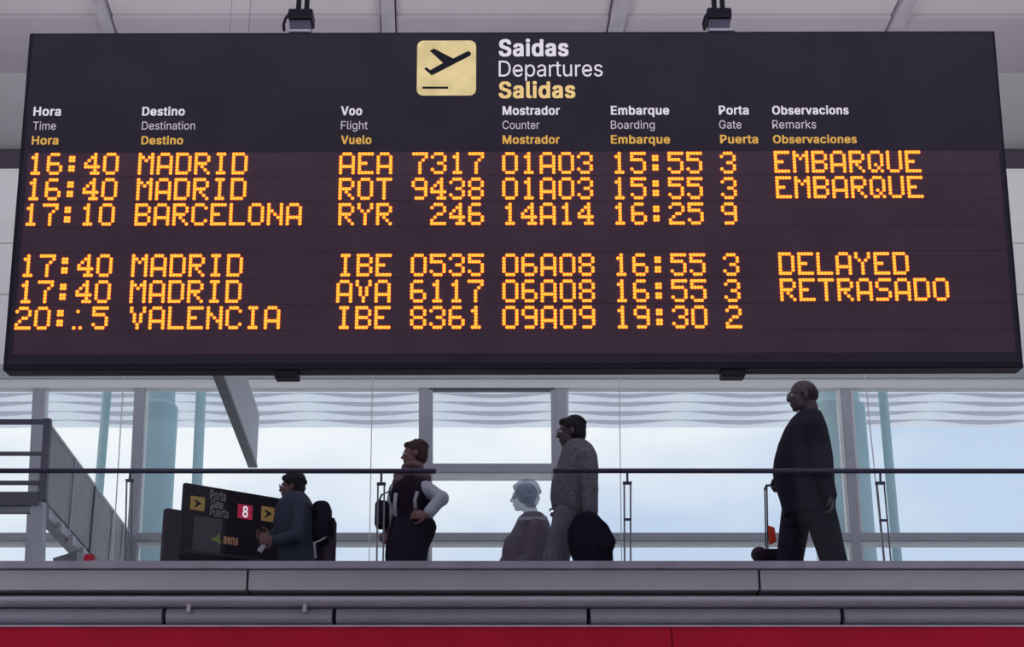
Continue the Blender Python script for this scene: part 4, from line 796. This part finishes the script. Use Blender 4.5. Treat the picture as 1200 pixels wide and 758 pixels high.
def make_person(label, Y, cloth, torso, headpx, hh, arms, legs, neck, facing=(-1, 0, 0), skin=None, hairfn=None, hair=None, specs=False,
                top_mat=None, leg_mat=None, top_name='jacket', voxel=.0075, sleeve=1.0, low=None, sleeve_mat=None):
    fm = frame(facing)
    hc = at(headpx[0], headpx[1], Y)
    base = Vector((hc.x, Y, FLOOR2))
    root = tag(empty('person', base), label, 'person')
    T = Matrix.Translation(-base)
    def fin(nm, bm, mt, vx=voxel, sm=3):
        bmesh.ops.transform(bm, matrix=T, verts=bm.verts[:]); return remesh(nm, bm, mt, root, vx, sm)
    # continuous body
    bm = bmesh.new(); head(bm, hc, hh, fm)
    nk = [at(p[0], p[1], Y) for p in neck]
    limb(bm, nk, [.056 * hh / .235, .058 * hh / .235][:len(nk)] if len(nk) == 2 else [.056] * len(nk))
    loft(bm, torso_rings(torso, Y, .82))
    for arm in arms:
        P_ = [Vector(p) for p in arm['pts']]
        limb(bm, P_, [.045, .038, .024])
        hand(bm, P_[-1], arm['hd'], arm['hn'], arm.get('curl', .5), arm.get('s', .95), 1.0, arm.get('ts', 1))
    for lg_ in legs:
        limb(bm, lg_['pts'], [.078, .052, .036]); a = Vector(lg_['pts'][-1]); limb(bm, [a, a + fm @ Vector((.13, 0, -.05))], [.035, .028])
    fin('body', bm, skin, .0065, 2)
    eyes(root, hc, hh, fm, base)
    # upper garment
    bm = bmesh.new(); loft(bm, torso_rings(torso, Y, 1.0))
    for arm in arms:
        P_ = [Vector(p) for p in arm['pts']]; w0 = P_[1].lerp(P_[2], arm.get('cuff', .9)); r = arm.get('r', (.075, .060, .045))
        if sleeve_mat is None: limb(bm, [P_[0], P_[1], w0], list(r))
    o = fin(top_name, bm, top_mat, .010, 5)
    if sleeve_mat is not None:
        for arm in arms:
            P_ = [Vector(p) for p in arm['pts']]; w0 = P_[1].lerp(P_[2], arm.get('cuff', .9)); r = arm.get('r', (.075, .060, .045)); bm = bmesh.new(); limb(bm, [P_[0], P_[1], w0], list(r))
            fin('sleeve', bm, sleeve_mat, .010, 4)
    # trousers
    bm = bmesh.new(); q = torso[-1]; pr = torso_rings([torso[-2], torso[-1]], Y, .93)
    c, rx, ry = pr[-1]; loft(bm, [(pr[0][0], pr[0][1], pr[0][2]), (c, rx, ry), (c - Vector((0, 0, .07)), rx * .9, ry * .9)])
    if low: loft(bm, torso_rings(low, Y))
    for lg_ in legs:
        p = lg_['pts']; rr = lg_.get('r', (.105, .08, .06)); limb(bm, [p[0], p[0].lerp(p[1], .5), p[1], p[2] + Vector((0, 0, .02))], [rr[0], (rr[0] + rr[1]) / 2 * 1.02, rr[1], rr[2]])
    fin('trousers', bm, leg_mat, .010, 5)
    for lg_ in legs:
        bm = bmesh.new(); shoe(bm, lg_['pts'][2], fm.col[0], toe_down=lg_.get('toe', 0)); fin('shoe', bm, leather, .008, 2)
    if hairfn:
        bm = bmesh.new(); hairfn(bm, hc, hh, fm); fin('hair', bm, hair, .007, 2)
    if specs: glasses(root, hc, hh, fm, base)
    return root, fin, base, T

def hair_short(bm, c, h, fm, bulk=1.0, fringe=True):
    k = h / .235
    def E(a, b, g, ra, rb, rg): ellipsoid(bm, Vector(c) + fm @ (Vector((a, b, g)) * k), (ra * k * bulk, rb * k * bulk, rg * k * bulk), fm)
    E(-.022, 0, .046, .092, .082, .082); E(-.052, 0, -.004, .062, .078, .078)
    if fringe: E(.048, 0, .082, .042, .055, .028)
    rnd = random.Random(3)
    for _ in range(40):
        t = rnd.uniform(0, 6.28); u = rnd.uniform(.25, 1)
        E(-.03 + .085 * u * math.cos(t), .08 * u * math.sin(t), .05 + .078 * math.sqrt(max(0, 1 - u * u)), .018, .018, .014)
def hair_bald(bm, c, h, fm):
    k = h / .235
    def E(a, b, g, ra, rb, rg): ellipsoid(bm, Vector(c) + fm @ (Vector((a, b, g)) * k), (ra * k, rb * k, rg * k), fm)
    E(-.050, 0, .014, .064, .082, .062); E(-.030, 0, .030, .070, .0805, .040)
def hair_bob(bm, c, h, fm):
    hair_short(bm, c, h, fm, 1.04); k = h / .235
    def E(a, b, g, ra, rb, rg): ellipsoid(bm, Vector(c) + fm @ (Vector((a, b, g)) * k), (ra * k, rb * k, rg * k), fm)
    E(-.060, 0, -.030, .060, .078, .070)
def hair_curly(bm, c, h, fm):
    hair_short(bm, c, h, fm, 1.08); k = h / .235; rnd = random.Random(5)
    for _ in range(60):
        v = Vector((rnd.gauss(0, 1), rnd.gauss(0, 1), rnd.gauss(.4, .8))).normalized()
        if v.x > .75 and v.z < .3: continue
        p = Vector((-.022 + v.x * .098, v.y * .085, .04 + v.z * .09))
        ellipsoid(bm, Vector(c) + fm @ (p * k), (.021 * k,) * 3, u=8, v=6)

def leg(hx, hy, kx, ky_, ax, Y, dy, r=None, toe=0, az=.085):
    h = at(hx, hy, Y + dy); k = at(kx, ky_, Y + dy); a = at(ax, 700, Y + dy); a.z = FLOOR2 + az
    d = dict(pts=[h, k, a], toe=toe)
    if r: d['r'] = r
    return d

# --- man in the suit
Y = 12.0
hn = at(909, 568, Y + .22)
torso = [(484, 934, 962, .13), (492, 926, 965, .19), (503, 919, 969, .225), (520, 912, 973, .235), (538, 907, 976, .235), (553, 905.5, 977, .235), (570, 909, 978, .23), (585, 914, 979, .22), (598, 917, 979, .21), (606, 919, 977, .20)]
arms = [dict(pts=[at(953, 500, Y - .21), at(962, 546, Y - .25), at(973, 580, Y - .24)], hd=(.10, 0, -1), hn=(-1, .2, 0), curl=.5, cuff=1.0, r=(.082, .072, .05), ts=-1),
        dict(pts=[at(935, 502, Y + .20), at(922, 540, Y + .25), at(914, 562, Y + .22)], hd=(-.65, 0, -.6), hn=(-.4, -.3, -.8), curl=1.0, cuff=.95, r=(.078, .066, .048))]
legs = [leg(934, 596, 926, 654, 928, Y, .10, (.112, .098, .07)), leg(960, 596, 975, 650, 997, Y, -.10, (.118, .098, .07), .5, .12)]
root, fin, base, T = make_person('stout balding man in dark suit walking left, pulling suitcase', Y, None, torso, (940.5, 464.5), .247, arms, legs, [(949, 476), (951, 492)], skin=skin_b, hairfn=hair_bald, hair=hair_g, specs=True, top_mat=navy, leg_mat=navy2)
bm = bmesh.new(); tube(bm, [at(935, 482, Y - .05), at(945, 486, Y - .075), at(957, 482, Y - .05)], .012, 8)
bmesh.ops.transform(bm, matrix=T, verts=bm.verts[:]); build('collar', bm, shirtw, root, True)

# --- suitcase
Ys = Y + .38
cx = at(905, 643, Ys); ztop = cx.z
sc = tag(empty('suitcase', (cx.x, Ys, FLOOR2)), 'dark wheeled suitcase with raised handle beside the man in the suit', 'suitcase')
zt_ = ztop - FLOOR2
bm = bmesh.new(); box(bm, at(884, 650, Ys).x - cx.x, at(938, 650, Ys).x - cx.x, -.12, .12, .07, zt_ - .015); bevel(bm, .045, 4); build('shell', bm, vest, sc, True)
bm = bmesh.new(); ellipsoid(bm, (at(889, 648, Ys).x - cx.x, -.02, zt_ - .045), (.06, .09, .055)); build('front_pocket', bm, M['kiosk_side'], sc, True)
for sx_ in (-1, 1):
    bm = bmesh.new(); tube(bm, [(at(898.5, 646, Ys).x - cx.x, sx_ * .05, zt_ - .06), (at(897.5, 571, Ys).x - cx.x, sx_ * .05, at(898, 571, Ys).z - FLOOR2)], .006, 8); build('handle_tube', bm, M['rail'], sc)
hz = at(898, 571, Ys).z - FLOOR2; hx = at(897.5, 571, Ys).x - cx.x
bm = bmesh.new(); tube(bm, [(hx, -.055, hz), (hx, .055, hz)], .011, 8); build('grip', bm, leather, sc)
bm = bmesh.new(); tube(bm, [(hx, -.05, hz), (hx + .07, -.07, hz + .005)], .009, 8); build('grip_arm', bm, leather, sc)
for a in (-.12, .2):
    for b in (-.09, .09):
        bm = bmesh.new(); tube(bm, [(a, b - .014, .035), (a, b + .014, .035)], .035, 14); build('wheel', bm, leather, sc)
bm = bmesh.new(); quadbox(bm, [(900, 615), (908, 618), (910, 634), (902, 638)], Ys - .07, .03); bmesh.ops.transform(bm, matrix=Matrix.Translation(-sc.location), verts=bm.verts[:]); bevel(bm, .006); build('luggage_tag', bm, redtag, sc)

# --- man with the duffel bag
Y = 12.5
torso = [(518, 666, 688, .12), (524, 659, 695, .18), (534, 656, 700, .21), (548, 652, 701.5, .22), (565, 646, 701, .22), (582, 644.5, 701, .215), (594, 646.5, 701, .21), (603, 652, 701, .20)]
arms = [dict(pts=[at(686, 536, Y - .20), at(692, 574, Y - .25), at(690, 600, Y - .25)], hd=(0, 0, -1), hn=(-.3, 1, 0), curl=.9, cuff=.85, r=(.075, .062, .05)),
        dict(pts=[at(676, 536, Y + .20), at(670, 575, Y + .24), at(658, 597, Y + .2)], hd=(-.5, -.2, -.6), hn=(0, -1, 0), curl=.7, r=(.072, .06, .048))]
legs = [leg(664, 605, 652, 660, 634, Y, -.09, (.105, .09, .07)), leg(684, 605, 684, 660, 700, Y, .10, (.105, .085, .065), .3, .1)]
root, fin, base, T = make_person('bearded dark-haired man in grey speckled shirt facing left, carrying a duffel bag', Y, None, torso, (669, 507), .235, arms, legs, [(675, 518), (679, 530)], skin=skin_b, hairfn=lambda b, c, h, f: hair_short(b, c, h, f, 1.07), hair=hair_d, specs=False, top_mat=greysh, leg_mat=greytr, top_name='shirt')
root['label'] = 'dark-haired man in grey speckled shirt facing left, carrying a duffel bag'
glasses(root, at(669, 507, Y), .235, frame((-1, 0, 0)), base)
# duffel
bc = at(694, 634, Y - .42)
df = tag(empty('duffel_bag', bc), 'bulky black duffel bag hanging at the side of the grey-shirted man', 'bag')
bm = bmesh.new(); sil = [(673, 606), (684, 601), (699, 603), (704, 611), (712, 616), (716, 626), (723, 637), (717, 645), (719, 662), (700, 668), (676, 664), (667, 644), (664, 624)]
fr = [bm.verts.new(at(x, y, Y - .42) - bc + Vector((0, -.10, 0))) for x, y in sil]; bk = [bm.verts.new(v.co + Vector((0, .20, 0))) for v in fr]
bm.faces.new(fr); bm.faces.new(bk[::-1])
for k in range(len(fr)): bm.faces.new((fr[k], bk[k], bk[(k + 1) % len(fr)], fr[(k + 1) % len(fr)]))
bmesh.ops.recalc_face_normals(bm, faces=bm.faces); bevel(bm, .035, 3)
remesh('bag_body', bm, blackf, df, .01, 2)
bm = bmesh.new(); tube(bm, [at(678, 612, Y - .40) - bc, at(684, 602, Y - .32) - bc, at(692, 604, Y - .27) - bc, at(700, 610, Y - .40) - bc], .012, 8); build('carry_strap', bm, leather, df, True)
bm = bmesh.new(); quadbox(bm, [(700, 632), (716, 629), (718, 640), (702, 645)], Y - .565, .03); bmesh.ops.transform(bm, matrix=Matrix.Translation(-bc), verts=bm.verts[:]); bevel(bm, .008); build('side_pocket', bm, vest, df)

# --- pale-headed passenger
Y = 13.2
torso = [(602, 613, 636, .11), (607, 607, 641, .15), (615, 603.5, 645, .185), (625, 598, 646, .2), (633, 591, 645, .2), (645, 588, 642, .2), (660, 588, 640, .2), (690, 590, 640, .2)]
arms = [dict(pts=[at(628, 618, Y - .18), at(622, 655, Y - .22), at(600, 668, Y - .2)], hd=(-1, 0, -.2), hn=(0, .5, -1), curl=.5, r=(.07, .058, .045)),
        dict(pts=[at(622, 618, Y + .18), at(600, 645, Y + .22), at(588, 665, Y + .1)], hd=(-.7, -.3, -.5), hn=(0, -.6, -1), curl=.5, r=(.07, .058, .045))]
legs = [leg(612, 694, 608, 735, 606, Y, -.09), leg(618, 694, 624, 735, 632, Y, .09)]
root, fin, base, T = make_person('hazy pale-headed person in mauve-grey coat, between scarf woman and duffel man', Y, None, torso, (614.5, 582.5), .238, arms, legs, [(620, 594), (624, 608)], skin=ghostskin, hairfn=hair_curly, hair=ghostskin, top_mat=ghostcoat, leg_mat=ghostcoat, top_name='coat')
bm = bmesh.new(); quadbox(bm, [(608, 606), (641, 605), (642, 608.5), (607, 609.5)], Y - .205, .02); bmesh.ops.transform(bm, matrix=T, verts=bm.verts[:]); build('collar_stripe', bm, shirtw, root)

# --- woman with the scarf
Y = 12.7
torso = [(560, 468, 499, .12), (568, 461, 504, .18), (577, 458, 508, .205), (588, 459, 509, .2), (600, 461, 506, .18), (613, 458, 509, .185)]
arms = [dict(pts=[at(499, 573, Y - .12), at(517, 584, Y - .16), at(500, 604, Y - .24)], hd=(-1, -.1, .1), hn=(0, 1, -.2), curl=.6, r=(.066, .062, .048), cuff=.8),
        dict(pts=[at(465, 574, Y + .15), at(459, 600, Y + .18), at(457, 622, Y + .0)], hd=(-.3, -.6, -.5), hn=(0, 1, 0), curl=.7, r=(.066, .055, .045))]
legs = [leg(470, 655, 466, 705, 462, Y, -.08), leg(484, 655, 486, 705, 492, Y, .08)]
low = [(610, 459, 510, .185), (618, 457, 512, .20), (628, 454, 509, .205), (640, 452, 503, .205), (652, 451, 501, .2), (664, 452, 500, .19)]
root, fin, base, T = make_person('woman with short auburn hair, rose scarf and dark vest over white sleeves', Y, None, torso, (485.5, 533), .215, arms, legs, [(489, 545), (488, 563)], facing=(-1, -.12, 0), skin=skin_a, hairfn=lambda b, c, h, f: hair_short(b, c, h, f, 1.05), hair=hair_r, low=low, top_mat=vest, leg_mat=navy2, top_name='vest', sleeve_mat=shirtw)
bm = bmesh.new()
for px, py, rx, rz in ((483, 548, .085, .04), (478, 558, .115, .05), (492, 560, .09, .055), (470, 566, .07, .045)):
    ellipsoid(bm, at(px, py, Y - .03), (rx, .12, rz))
fin('scarf', bm, scarf, .01, 2)
for pts in (((464, 578), (462.5, 592), (463.5, 605)), ((489, 576), (486, 586), (487, 596))):
    bm = bmesh.new(); tube(bm, [at(x, y, Y - .215) for x, y in pts], .014, 8); bmesh.ops.transform(bm, matrix=T, verts=bm.verts[:]); build('strap', bm, M['mullion'], root, True)
bc = at(448, 604, Y - .05)
hb_ = tag(empty('handbag', bc), 'small dark handbag held in front of the woman with the scarf', 'bag')
bm = bmesh.new(); box(bm, -.055, .05, -.07, .07, -.10, .11); bevel(bm, .035, 4); build('bag_body', bm, vest, hb_, True)
bm = bmesh.new(); tube(bm, [(-.03, 0, .1), (-.01, 0, .16), (.05, 0, .19), (.07, 0, .1)], .008, 8); build('bag_strap', bm, leather, hb_, True)

# --- passenger at the gate desk
Y = 12.75
torso = [(578, 336, 358, .10), (584, 330, 363, .15), (591, 325, 367, .185), (600, 322, 370, .2), (612, 320, 372, .21), (625, 322, 373, .2), (640, 325, 371, .19), (655, 326, 368, .19), (675, 327, 366, .19)]
arms = [dict(pts=[at(352, 594, Y - .17), at(348, 628, Y - .25), at(322, 634, Y - .28)], hd=(-1, 0, .15), hn=(0, 1, .2), curl=.6, r=(.072, .06, .045)),
        dict(pts=[at(342, 594, Y + .15), at(328, 622, Y + .16), at(318, 630, Y - .05)], hd=(-1, -.2, .1), hn=(0, -1, .2), curl=.6, r=(.068, .056, .045))]
legs = [leg(344, 678, 340, 725, 340, Y, -.08), leg(352, 678, 354, 725, 358, Y, .08)]
root, fin, base, T = make_person('dark-haired passenger with glasses and slate blue jacket in front of the gate desk', Y, None, torso, (342, 571), .205, arms, legs, [(345, 580), (347, 592)], facing=(-1, -.05, 0), skin=skin_a, hairfn=lambda b, c, h, f: hair_curly(b, c, h, f), hair=hair_d, specs=True, top_mat=bluej, leg_mat=blackf)
bc = at(379, 612, Y)
bp = tag(empty('backpack', bc), 'dark backpack worn by the passenger at the gate desk', 'backpack')
bm = bmesh.new(); box(bm, -.08, .055, -.13, .13, -.17, .15); bevel(bm, .05, 4); build('bag_body', bm, blackf, bp, True)
bm = bmesh.new(); box(bm, .06, .095, -.09, .09, -.12, .02); bevel(bm, .016, 3); build('front_pocket', bm, vest, bp, True)
bm = bmesh.new(); tube(bm, [at(370, 600, Y - .15) - bc, at(360, 588, Y - .16) - bc, at(350, 592, Y - .2) - bc, at(346, 606, Y - .23) - bc], .012, 8); build('shoulder_strap', bm, leather, bp, True)
bm = bmesh.new(); tube(bm, [at(383, 628, Y - .1) - bc, at(376, 633, Y - .13) - bc, at(368, 636, Y - .16) - bc, at(370, 654, Y - .16) - bc], .008, 8); build('pale_strap', bm, shirtw, bp, True)
bm = bmesh.new(); quadbox(bm, [(301, 644), (311, 632), (315, 635), (306, 648)], Y - .26, .02); bevel(bm, .004)
tag(build('document', bm, M['mullion']), 'grey folded document held by the passenger at the gate desk', 'document')
